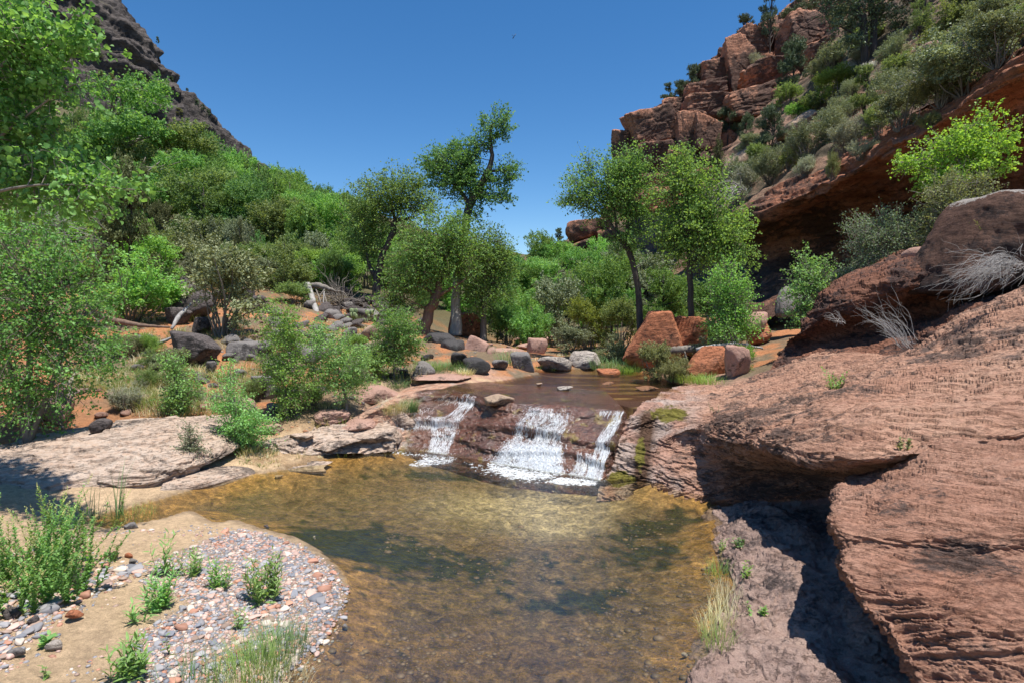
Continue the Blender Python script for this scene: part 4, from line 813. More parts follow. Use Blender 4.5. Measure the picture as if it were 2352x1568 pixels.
def leaf_quads(c, ax, nm, L, W, fold=.25, kind='rhomb'):
    side = np.cross(ax, nm); side /= np.linalg.norm(side, axis=1)[:, None] + 1e-9; nm = np.cross(side, ax)
    L = np.broadcast_to(L, (len(c),))[:, None]; W = np.broadcast_to(W, (len(c),))[:, None]
    if kind == 'heart':
        pr = [(-.5, 0, 0), (-.38, .42, 1), (-.05, .5, 1), (.5, 0, .3), (-.05, -.5, 1), (-.38, -.42, 1)]; fs = [(0, 1, 2), (0, 2, 3), (0, 3, 4), (0, 4, 5)]
    elif kind == 'lance':
        pr = [(-.5, 0, 0), (-.15, .5, 1), (.2, .38, .8), (.5, 0, -.8), (.2, -.38, .8), (-.15, -.5, 1)]; fs = [(0, 1, 2), (0, 2, 3), (0, 3, 4), (0, 4, 5)]
    else:
        pr = [(-.5, 0, 0), (-.05, .5, 1), (.5, 0, 0), (-.05, -.5, 1)]; fs = [(0, 1, 2), (0, 2, 3)]
    v = np.stack([c + ax * L * a + side * W * b + nm * W * fold * k for a, b, k in pr], 1).reshape(-1, 3)
    f = (np.arange(len(c))[:, None, None] * len(pr) + np.array(fs)[None]).reshape(-1, 3)
    return v, f
def leaf_cloud(r, n, blobs, L, W, clump, gap=.0, shell=.5, up=.5, droop=0.0, kind='rhomb', per=26, gapscale=None, rise=.35, long=2.6, flat=.55):
    """leaves along short sprays through ellipsoids (cx, cy, cz, rx, ry, rz); returns leaf mesh, spray centres and spray axes"""
    bl = np.array(blobs, float); vol = np.cbrt(bl[:, 3] * bl[:, 4] * bl[:, 5]) ** 2.3
    nc_ = max(8, n // per); k = r.choice(len(bl), nc_ * 4, p=vol / vol.sum())
    d = r.normal(size=(nc_ * 4, 3)); d /= np.linalg.norm(d, axis=1)[:, None]
    rad = r.random(nc_ * 4) ** (1 / 3.) * (1 - shell) + shell * (1 - r.random(nc_ * 4) ** 2 * .55)
    rad *= 1 + fbm(d * 2.2 + k[:, None] * 9.1, 3, 77) * .6
    c = bl[k, :3] + d * rad[:, None] * bl[k, 3:]
    sc_ = gapscale or (2.0 / np.median(bl[:, 3]))
    keep = fbm(c * sc_, 3, int(r.integers(90))) > gap - .12
    c, d = c[keep][:nc_], d[keep][:nc_]; nc_ = len(c)
    out_ = c - bl[:, :3].mean(0); out_ /= np.linalg.norm(out_, axis=1)[:, None] + 1e-9
    sd = d * .5 + out_ * .6 + r.normal(0, .35, (nc_, 3)); sd[:, 2] += rise - droop * .8; sd /= np.linalg.norm(sd, axis=1)[:, None]
    sl = clump * long * (.5 + .9 * r.random(nc_))
    j = r.integers(0, nc_, n); t = r.uniform(-1, 1, n); off = r.normal(size=(n, 3)) * (clump * .62 * (1.1 - .45 * t))[:, None]; off[:, 2] *= flat; off[:, 2] -= droop * np.abs(r.normal(size=n)) * clump * .8
    cen = c[j] + sd[j] * (sl[j] * t)[:, None] + off
    ax = r.normal(size=(n, 3)) + sd[j] * .6; ax[:, 2] -= droop * 1.3; ax /= np.linalg.norm(ax, axis=1)[:, None]
    nm = r.normal(size=(n, 3)); nm[:, 2] += up; nm /= np.linalg.norm(nm, axis=1)[:, None]
    s = .6 + .8 * r.random(n) ** 1.3
    v, f = leaf_quads(cen, ax, nm, L * s, W * s, kind=kind)
    leaf_cloud.axes = (c, sd, sl)
    return v, f, c
def wiggle(r, a, b, n, amt, sag=0.0):
    t = np.linspace(0, 1, n)[:, None]; p = a + (b - a) * t; ln = np.linalg.norm(b - a)
    o = r.normal(size=3) * amt * ln; o2 = r.normal(size=3) * amt * ln * .5
    return p + np.sin(t * math.pi) * o + np.sin(t * 2 * math.pi) * o2 + np.sin(t * math.pi) * np.array([0, 0, -sag * ln])
def tree(name, label, cat, base, trunks, blobs, n, L, mleaf, mbark, seed, W=None, clump=None, gap=.0, group=None, depth=.8, branches=26, droop=.2, kind='rhomb', shell=.45, twig=.012, spread=1.1):
    """base (px, py, Y); trunks: lists of (px, py, dY, radius in m); blobs: (px, py, rx, ry[, dY]) in survey pixels"""
    r = np.random.default_rng(seed); Y = base[2]; k = Y / FPX
    b0 = P(*base); b0[2] = min(b0[2], ground([b0[0]], [b0[1]])[0] - .05) if True else b0[2]
    root = link(name, None, loc=b0, label=label, cat=cat, group=group)
    wd = MB(); nodes = []
    for tr in trunks:
        pts = np.array([P(a, b, Y + d) for a, b, d, _ in tr]); rad = np.array([q[3] for q in tr])
        if tr[0][:2] == base[:2]: pts[0] = b0
        m_ = max(8, len(tr) * 4); pp = crom(pts, m_); pp[1:-1] += r.normal(0, .012, (m_ - 2, 3)) * rad.max() * 8
        rr_ = crom(rad[:, None], m_)[:, 0]; 
        if tr[0][:2] == base[:2]: rr_[0] *= 1.5
        wd.tube(pp - b0, np.maximum(rr_, .006), 8); nodes.append(np.hstack([pp, rr_[:, None]]))
    nodes = np.vstack(nodes)
    bl = []
    for q in blobs:
        c = P(q[0], q[1], Y + (q[4] if len(q) > 4 else 0)); bl.append((*(c - b0), q[2] * k * spread, q[2] * k * depth * spread, q[3] * k * spread))
    n = int(n * 1.9); L = L * .92; W = W * .92 if W else None
    v, f, cl = leaf_cloud(r, n, bl, L, W or L * .8, clump or L * 2.2, gap, shell, droop=droop, kind=kind)
    up_ = nodes[:, 2] > b0[2] + .25 * (nodes[:, 2].max() - b0[2])
    nd_ = nodes[up_] if up_.sum() > 3 else nodes
    for c in cl[r.permutation(len(cl))[:branches]]:
        dd = np.linalg.norm(nd_[:, :3] - b0 - c, axis=1) + np.maximum(nd_[:, 2] - b0[2] - c[2], 0) * 1.5; i = dd.argmin()
        a = nd_[i, :3] - b0; q = wiggle(r, a, c, 7, .09, -.06); r0 = min(nd_[i, 3] * .55, .012 + .016 * np.linalg.norm(c - a))
        wd.tube(q, np.linspace(r0, twig * .5, 7), 5, cap=False)
        for _ in range(3):
            c2 = cl[np.linalg.norm(cl - c, axis=1).argsort()[r.integers(1, min(14, len(cl)))]]
            wd.tube(wiggle(r, q[r.integers(3, 6)], c2, 4, .1), np.linspace(twig * .6, twig * .25, 4), 3, cap=False)
    sc_, sd_, sl_ = leaf_cloud.axes
    for i in range(0, len(sc_)): wd.tube(np.stack([sc_[i] - sd_[i] * sl_[i] * 1.1, sc_[i], sc_[i] + sd_[i] * sl_[i]]), [twig * .55, twig * .4, twig * .15], 3, cap=False)
    link('trunk', wd.mesh('trunk'), mbark, parent=root)
    link('crown', tri_mesh('crown', v, f, False), mleaf, parent=root, kind='stuff')
    return root
CW = 'cottonwoods along the creek'
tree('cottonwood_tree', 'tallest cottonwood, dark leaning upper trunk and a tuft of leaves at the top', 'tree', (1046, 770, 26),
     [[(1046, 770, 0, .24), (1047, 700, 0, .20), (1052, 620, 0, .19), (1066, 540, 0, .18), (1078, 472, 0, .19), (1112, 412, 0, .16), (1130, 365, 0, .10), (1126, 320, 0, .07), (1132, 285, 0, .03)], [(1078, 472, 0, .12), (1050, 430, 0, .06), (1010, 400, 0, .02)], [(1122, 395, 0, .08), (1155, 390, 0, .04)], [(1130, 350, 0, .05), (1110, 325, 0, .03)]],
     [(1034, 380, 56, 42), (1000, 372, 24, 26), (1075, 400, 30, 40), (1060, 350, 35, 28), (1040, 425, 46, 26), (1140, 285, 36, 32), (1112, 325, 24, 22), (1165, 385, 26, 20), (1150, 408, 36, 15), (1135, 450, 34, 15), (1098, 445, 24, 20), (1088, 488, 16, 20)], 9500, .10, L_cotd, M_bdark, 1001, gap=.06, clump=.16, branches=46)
tree('cottonwood_tree', 'forked dark cottonwood with a wide round crown on the left bank', 'tree', (864, 690, 31),
     [[(864, 690, 0, .24), (866, 640, 0, .2), (880, 585, 0, .17), (902, 535, 0, .16), (908, 508, 0, .15), (950, 500, 0, .07)], [(866, 640, 0, .13), (848, 610, 0, .11), (842, 575, 0, .05)], [(908, 508, 0, .1), (900, 470, 0, .06), (910, 430, 0, .02)]],
     [(900, 440, 72, 38), (940, 455, 50, 36), (850, 470, 54, 42), (960, 410, 24, 24), (820, 520, 40, 40), (880, 490, 48, 30), (975, 475, 36, 26), (850, 560, 36, 34), (935, 520, 30, 20)], 8500, .11, L_cot, M_bdark, 1002, gap=0.07, clump=.24)
tree('cottonwood_tree', 'cottonwood with a thick leaning reddish trunk and drooping light crown', 'tree', (972, 765, 24),
     [[(972, 765, 0, .27), (985, 720, 0, .22), (1003, 682, 0, .19), (1010, 640, 0, .12), (1015, 600, 0, .05)], [(1003, 682, 0, .1), (970, 655, 0, .06), (940, 630, 0, .02)], [(1003, 682, 0, .1), (1040, 660, 0, .06), (1070, 640, 0, .02)]],
     [(1000, 545, 66, 58), (960, 600, 60, 54), (1030, 590, 56, 52), (930, 650, 46, 46), (1040, 520, 40, 34), (985, 640, 46, 36), (900, 690, 26, 26), (1060, 560, 34, 46)], 9500, .095, L_cot, M_bred, 1003, gap=0.05, clump=.24, droop=.6)
tree('cottonwood_tree', 'straight cottonwood with a full bright crown just right of the broken trunk', 'tree', (1110, 785, 25.5),
     [[(1110, 785, 0, .16), (1111, 740, 0, .14), (1113, 690, 0, .12), (1115, 620, 0, .07), (1118, 560, 0, .03)]],
     [(1120, 580, 46, 56), (1090, 630, 46, 56), (1140, 640, 38, 46), (1150, 560, 22, 32), (1110, 690, 42, 30), (1080, 560, 30, 36), (1160, 600, 20, 36)], 8000, .09, L_cot, M_bark, 1004, gap=0.06, clump=.22, droop=.3)
tree('cottonwood_tree', 'slender cottonwood leaning with one long limb reaching over open sky', 'tree', (1474, 745, 19.5),
     [[(1474, 745, 0, .13), (1468, 690, 0, .11), (1455, 610, 0, .10), (1440, 570, 0, .09), (1418, 538, 0, .08), (1385, 495, 0, .05), (1335, 470, 0, .02)], [(1440, 570, 0, .06), (1442, 500, 0, .05), (1450, 430, 0, .02)], [(1418, 538, 0, .05), (1410, 470, 0, .03), (1390, 400, 0, .015)]],
     [(1400, 420, 62, 46), (1340, 440, 48, 32), (1310, 455, 30, 18), (1450, 440, 48, 56), (1345, 380, 20, 30), (1440, 380, 46, 30), (1470, 510, 36, 46), (1400, 480, 40, 30), (1430, 560, 30, 26)], 9000, .075, L_cot, M_bdark, 1005, gap=0.11, clump=.17)
tree('box_elder_tree', 'tall bright green box elder with one dark straight trunk by the red boulders', 'tree', (1588, 765, 18.2),
     [[(1588, 765, 0, .11), (1587, 700, 0, .10), (1584, 620, 0, .09), (1582, 540, 0, .07), (1580, 460, 0, .05), (1578, 380, 0, .02)], [(1584, 620, 0, .05), (1620, 560, 0, .03), (1650, 520, 0, .015)], [(1582, 540, 0, .04), (1550, 480, 0, .03), (1540, 420, 0, .012)]],
     [(1580, 400, 46, 40), (1555, 450, 44, 50), (1620, 450, 50, 50), (1640, 520, 56, 44), (1580, 520, 60, 46), (1680, 540, 38, 34), (1620, 580, 60, 34), (1545, 560, 36, 46), (1690, 590, 34, 26), (1700, 500, 20, 18), (1580, 360, 24, 16)], 10500, .08, L_box, M_bdark, 1006, gap=0.10, clump=.18)
tree('box_elder_tree', 'drooping sapling with small bright leaves between red boulders and alcove', 'tree', (1690, 785, 16.5),
     [[(1690, 785, 0, .04), (1688, 700, 0, .035), (1682, 640, 0, .02), (1678, 600, 0, .01)]],
     [(1676, 640, 36, 36), (1690, 700, 40, 46), (1650, 690, 26, 34), (1715, 740, 30, 30), (1660, 750, 36, 26)], 4200, .06, L_box, M_twig, 1007, gap=.08, clump=.13)
tree('aspen_sapling', 'bright round leaved sapling in front of the alcove and grey boulder', 'tree', (1848, 745, 14.5),
     [[(1848, 745, 0, .03), (1846, 690, 0, .025), (1850, 640, 0, .018), (1845, 595, 0, .008)], [(1846, 690, 0, .015), (1885, 640, 0, .01), (1900, 600, 0, .005)]],
     [(1850, 630, 26, 34), (1880, 640, 26, 36), (1840, 680, 36, 34), (1870, 690, 32, 26), (1835, 720, 26, 24), (1900, 600, 12, 18), (1842, 590, 12, 14)], 2600, .055, L_will, M_twig, 1008, gap=.08, clump=.10)
tree('maple_tree', 'glowing lime green maple against the dark alcove', 'tree', (2225, 470, 15),
     [[(2225, 470, 0, .05), (2215, 420, 0, .04), (2200, 370, 0, .03), (2180, 330, 0, .012)], [(2215, 420, 0, .03), (2260, 350, 0, .02), (2290, 300, 0, .01)], [(2215, 420, 0, .03), (2140, 390, 0, .015), (2080, 375, 0, .008)]],
     [(2190, 345, 60, 22), (2120, 370, 50, 17), (2240, 300, 46, 18), (2260, 350, 56, 24), (2210, 400, 64, 22), (2150, 420, 46, 16), (2075, 378, 24, 10), (2290, 320, 36, 16), (2310, 278, 22, 8), (2265, 265, 18, 10), (2165, 318, 34, 14), (2290, 385, 30, 14)], 4600, .075, L_maple, M_twig, 1009, gap=.05, clump=.12, droop=.1)
tree('shrub', 'blue-green twiggy shrub in front of the shaded alcove wall', 'shrub', (2040, 640, 15),
     [[(2040, 640, 0, .03), (2030, 590, 0, .02), (2010, 540, 0, .01)], [(2040, 640, 0, .025), (2060, 580, 0, .015), (2075, 520, 0, .006)]],
     [(1990, 530, 40, 34), (2030, 570, 60, 46), (2060, 510, 44, 30), (2085, 560, 36, 50), (2000, 600, 40, 26)], 5200, .045, L_blue, M_twig, 1010, gap=.04, clump=.12)
tree('shrub', 'low blue-green shrub behind the crest of the dark ledge', 'shrub', (1970, 660, 15.5), [[(1970, 660, 0, .02), (1965, 630, 0, .01)]],
     [(1965, 632, 46, 24), (2010, 610, 36, 20), (1930, 640, 20, 14)], 2400, .045, L_blue, M_twig, 1011, gap=.0, clump=.1)
tree('shrub', 'olive feathery shrub beside the huge whitish topped boulder', 'shrub', (2170, 580, 14), [[(2170, 580, 0, .03), (2165, 500, 0, .02), (2160, 440, 0, .008)]],
     [(2160, 470, 36, 60), (2190, 450, 40, 50), (2210, 500, 40, 40), (2150, 540, 36, 34), (2260, 430, 30, 24), (2140, 590, 24, 16)], 4200, .05, L_olive, M_twig, 1012, gap=.03, clump=.11)
# near tree at the left edge
big = [(60, 60, 90, 70, 0), (120, 80, 80, 36, -.2), (30, 160, 90, 70, .2), (130, 190, 50, 24, 0), (40, 270, 90, 60, .3), (170, 232, 40, 12, -.2), (20, 380, 70, 60, .3), (120, 370, 80, 36, 0), (200, 412, 60, 26, -.1), (280, 430, 60, 13, -.3), (80, 450, 80, 40, .2), (-40, 250, 90, 260, .6), (190, 460, 60, 18, -.2)]
tree('cottonwood_tree', 'near cottonwood boughs with large heart shaped leaves reaching in at the frame edge', 'tree', (-150, 1060, 7.0),
     [[(-150, 1060, 0, .2), (-130, 700, 0, .17), (-110, 400, 0, .13), (-60, 100, 0, .08)], [(-120, 520, 0, .03), (0, 440, -.2, .018), (160, 425, -.3, .010), (310, 436, -.5, .004)], [(-110, 400, 0, .03), (20, 300, .1, .016), (140, 210, 0, .009), (200, 185, 0, .004)], [(-80, 250, 0, .03), (40, 120, 0, .013), (180, 70, -.1, .004)]],
     big, 6800, .066, L_cot, M_twig, 1013, W=.06, gap=.04, clump=.10, kind='heart', depth=.9, branches=60, droop=.4, twig=.008, shell=.2)
tree('oak_thicket', 'dense bright oak thicket filling the near left bank', 'tree', (60, 930, 10.5), [[(60, 930, 0, .06), (70, 800, 0, .05), (90, 650, 0, .03)], [(60, 930, 0, .05), (150, 800, 0, .03), (200, 700, 0, .01)], [(60, 930, 0, .05), (0, 750, 0, .03)]],
     [(60, 600, 100, 80), (150, 640, 70, 60), (30, 720, 110, 80), (140, 720, 90, 60), (60, 830, 110, 60), (180, 800, 80, 50), (215, 590, 40, 24), (200, 850, 60, 36), (30, 900, 70, 40), (-60, 700, 80, 200), (245, 785, 30, 40), (180, 545, 50, 40), (60, 940, 90, 46), (150, 910, 60, 36), (20, 520, 80, 60), (100, 700, 120, 120)], 11500, .060, L_cot, M_twig, 1014, gap=.02, clump=.13, droop=.3, branches=50)
# young trees on the left bank: each with its own shape
SAP = [('sapling', 'tall leafy sapling with one slim stem in the middle of the bank', (660, 1000, 12.3), [[(660, 1000, 0, .025), (655, 900, 0, .02), (648, 800, 0, .014), (640, 715, 0, .005)]], [(645, 745, 36, 50), (660, 800, 46, 40), (640, 850, 44, 36), (690, 880, 46, 34), (670, 930, 34, 44), (660, 980, 30, 24)], 4200, .042, L_box),
       ('sapling', 'bushy sapling leaning over the edge of the pale slab', (548, 1040, 10.9), [[(548, 1040, 0, .02), (545, 960, 0, .015), (525, 850, 0, .006)], [(548, 1040, 0, .018), (590, 980, 0, .008)]], [(525, 860, 20, 36), (530, 920, 40, 34), (555, 970, 50, 36), (590, 985, 36, 24), (530, 1000, 34, 26), (575, 1015, 26, 24)], 3300, .036, L_will),
       ('small_tree', 'grey-leaved small tree with a dark crooked stem on the pink shelf', (796, 955, 12.6), [[(796, 955, 0, .04), (795, 915, 0, .035), (780, 860, 0, .02), (765, 800, 0, .008)]], [(760, 790, 46, 34), (800, 830, 56, 36), (740, 850, 36, 40), (790, 880, 46, 26), (840, 850, 26, 26), (730, 765, 26, 24)], 4200, .038, L_will),
       ('small_tree', 'round headed small tree standing on the shelf above the falls', (905, 880, 14.8), [[(905, 880, 0, .03), (905, 830, 0, .025), (906, 780, 0, .015), (908, 730, 0, .006)]], [(910, 745, 40, 34), (890, 775, 30, 30), (935, 780, 30, 34), (905, 815, 36, 24)], 3600, .045, L_cot),
       ('sapling', 'thin sapling close beside the round headed small tree', (868, 885, 14.6), [[(868, 885, 0, .018), (866, 840, 0, .012), (862, 800, 0, .005)]], [(862, 815, 20, 20), (870, 845, 20, 20), (845, 830, 14, 14)], 900, .045, L_box),
       ('sapling', 'sparse sapling in front of the largest basalt boulder', (402, 955, 12.4), [[(402, 955, 0, .015), (402, 890, 0, .01), (395, 815, 0, .004)], [(402, 955, 0, .01), (440, 890, 0, .004)]], [(396, 835, 18, 24), (410, 870, 18, 20), (440, 890, 16, 26), (400, 920, 20, 30)], 1100, .045, L_will),
       ('shrub', 'small pale shrub growing in a crack of the sandstone slab', (440, 1062, 9.9), [[(440, 1062, 0, .01), (438, 1020, 0, .006)]], [(438, 1000, 14, 30), (430, 1035, 22, 24), (455, 1030, 18, 22)], 1000, .026, L_ming)]
for i, (nm_, lb, b_, tr, bl_, n_, L_, ml) in enumerate(SAP):
    tree(nm_, lb, 'tree' if nm_ != 'shrub' else 'shrub', b_, tr, bl_, int(n_ * 1.25), L_ * 1.12, ml, M_twig, 1020 + i, gap=.03, clump=L_ * 2.2, branches=18, twig=.006)
rubble(540, 835, 330, 110, 50, 14, M_grey, 'grey rock among grass and saplings on the left bank', 'grey rocks of the left bank', 8)
rubble(330, 905, 260, 60, 16, 12, M_pink, 'reddish rock in the grass above the pale slab', 'reddish rocks above the pale slab', 9)
rubble(740, 775, 240, 80, 40, 17, M_grey, 'grey rock below the rubble mound', 'grey rocks below the rubble mound', 10)
rubble(930, 845, 120, 40, 14, 12, M_black, 'dark rock by the black boulder heap', 'dark rocks by the black boulder heap', 11)
print('trees', time.time() - T0)
# ------------------------------------------------------------------ shared plants: unit height 1, unit width 1
PROTO = {}
def linkm(name, me, m, **kw):
    # many objects share one mesh; the material sits on the object
    if not me.materials: me.materials.append(m)
    o = link(name, me, None, **kw); o.material_slots[0].link = 'OBJECT'; o.material_slots[0].material = m
    return o
def proto(kind, var):
    if (kind, var) in PROTO: return PROTO[(kind, var)]
    r = np.random.default_rng(abs(hash((kind, var))) % 99991 if False else sum(map(ord, kind)) * 31 + var * 7)
    wd = MB(); bl = []; L, n, cl, gap, W, knd, droop, nb, h0 = .02, 4000, .05, 0., None, 'rhomb', .2, 18, .25
    if kind == 'broad':      # full deciduous tree
        for i in range(11): a = r.random() * 6.28; q = .26 * math.sqrt(r.random()); z = .30 + .56 * r.random(); bl.append((q * math.cos(a), q * math.sin(a), z, .22 * (1.15 - abs(z - .5)), .22, .14))
        bl.append((0, 0, .88, .15, .15, .11)); L, n, cl, gap = .026, 12000, .040, .02
    elif kind == 'airy':     # pale spreading tree on the slope
        for i in range(14): a = r.random() * 6.28; q = .36 * math.sqrt(r.random()); z = .35 + .55 * r.random(); bl.append((q * math.cos(a), q * math.sin(a), z, .15, .15, .07))
        L, n, cl, gap = .023, 12000, .035, .02
    elif kind == 'bush':     # rounded shrub with leaves to the ground
        for i in range(10): a = r.random() * 6.28; q = .3 * math.sqrt(r.random()); z = .18 + .6 * r.random() * (1 - q); bl.append((q * math.cos(a), q * math.sin(a), z, .2, .2, .19))
        L, n, cl, gap, h0 = .034, 8000, .055, .03, .05
    elif kind == 'sage':     # fine grey shrub of upright twigs
        for i in range(12): a = r.random() * 6.28; q = .34 * math.sqrt(r.random()); z = .25 + .45 * r.random() * (1.2 - q); bl.append((q * math.cos(a), q * math.sin(a), z, .16, .16, .22))
        L, n, cl, gap, W, h0, nb = .045, 9500, .055, .0, .014, .05, 34
    elif kind == 'pinyon':   # dense rounded conifer
        for i in range(16): z = .12 + .78 * r.random(); q = .40 * (1.12 - z) ** .6 * (.4 + .6 * r.random()); a = r.random() * 6.28; bl.append((q * math.cos(a), q * math.sin(a), z, .14, .14, .09))
        bl.append((0, 0, .9, .1, .1, .1)); L, n, cl, gap, W, h0, nb = .034, 15000, .034, .0, .013, .1, 30
    elif kind == 'pine':     # ragged upright pine
        for i in range(15): z = .3 + .65 * r.random(); q = .36 * (1.15 - z) ** .5 * (.3 + .7 * r.random()); a = r.random() * 6.28; bl.append((q * math.cos(a), q * math.sin(a), z, .13, .13, .05))
        bl.append((0, 0, .93, .1, .1, .07)); L, n, cl, gap, W, nb = .030, 11000, .026, .03, .011, 34
    elif kind == 'cone':     # narrow juniper
        for i in range(18): z = .08 + .84 * i / 17; q = .22 * (1 - z); a = r.random() * 6.28; bl.append((q * math.cos(a), q * math.sin(a), z, .30 * (1.08 - z), .30 * (1.08 - z), .09))
        L, n, cl, gap, W, h0, nb = .030, 12000, .03, .0, .012, .05, 24
    bl = np.array(bl); bl[:, 2] *= 1 / (bl[:, 2] + bl[:, 5]).max(); ex = (np.abs(bl[:, 0]) + bl[:, 3]).max(); bl[:, [0, 1, 3, 4]] *= .5 / ex
    rs, lg, fl_ = {'sage': (1.6, 2.6, 1.0), 'pinyon': (.8, 2.0, .8), 'cone': (1.2, 2.0, 1.0), 'pine': (.5, 2.2, .5), 'bush': (.7, 2.2, .8)}.get(kind, (.35, 2.4, .6))
    n, L = int(n * 1.35), L * .88; W = W * .9 if W else None
    v, f, c = leaf_cloud(r, n, bl, L, W or L * .75, cl * .62, gap, .4, droop=droop, kind=knd, rise=rs, long=lg, flat=fl_)
    if kind in ('bush', 'sage'):
        for i in range(nb):
            q = c[r.integers(len(c))]; b = np.array([q[0] * .15, q[1] * .15, -.06]); wd.tube(wiggle(r, b, q, 5, .08), np.linspace(.012, .004, 5), 4, cap=False)
    else:
        top = np.array([r.normal(0, .03), r.normal(0, .03), .9]); tk = wiggle(r, np.array([0, 0, -.06]), top, 9, .05); wd.tube(tk, np.linspace(.028, .004, 9), 6)
        for i in range(nb):
            q = c[r.integers(len(c))]; j = int(np.clip((q[2] - .12) / .9 * 8, 1, 7)); wd.tube(wiggle(r, tk[j], q, 5, .08, -.05), np.linspace(.011, .003, 5), 4, cap=False)
    PROTO[(kind, var)] = (wd.mesh('trunk'), tri_mesh('crown', v, f, False)); return PROTO[(kind, var)]
_cnt = [0]
def plant(name, label, cat, px, py, pw, ph, kind, ml, mb=None, Y=None, group=None, var=None, tall=1.0):
    """px, py: middle of the base in survey pixels; pw x ph its size there; stands on the ground under that pixel unless Y is given"""
    if Y is not None and Y > 30 and 440 < px < 1240:      # keep the tree line stepping down towards the notch
        ph = max(45, min(ph, (py - np.interp(px, [440, 480, 560, 650, 720, 830, 900, 1000, 1100, 1180, 1240], [280, 305, 350, 388, 438, 450, 480, 510, 545, 585, 610])) * .97))
    if Y is None:
        loc = hit(px, py)[0]
        if loc is None: return None
    else:
        loc = P(px, py, Y); z = ground([loc[0]], [loc[1]])[0]
        if z < loc[2]: ph += (loc[2] - z) / Y * FPX; loc[2] = z
    _cnt[0] += 1; i = _cnt[0]
    dep = loc[1]; wd, cr = proto(kind, var if var is not None else i % 3)
    root = link(name, None, loc=loc, label=label, cat=cat, group=group); root.scale = (pw * dep / FPX, pw * dep / FPX, ph * dep / FPX * tall); root.rotation_euler = (0, 0, (i * 2.399) % 6.28)
    st = name.endswith('tree') or kind in ('pine',)
    linkm('trunk' if st else 'stems', wd, mb or M_twig, parent=root); linkm('crown' if st else 'foliage', cr, ml, parent=root, kind='stuff')
    return root
bpy.context.view_layer.update()
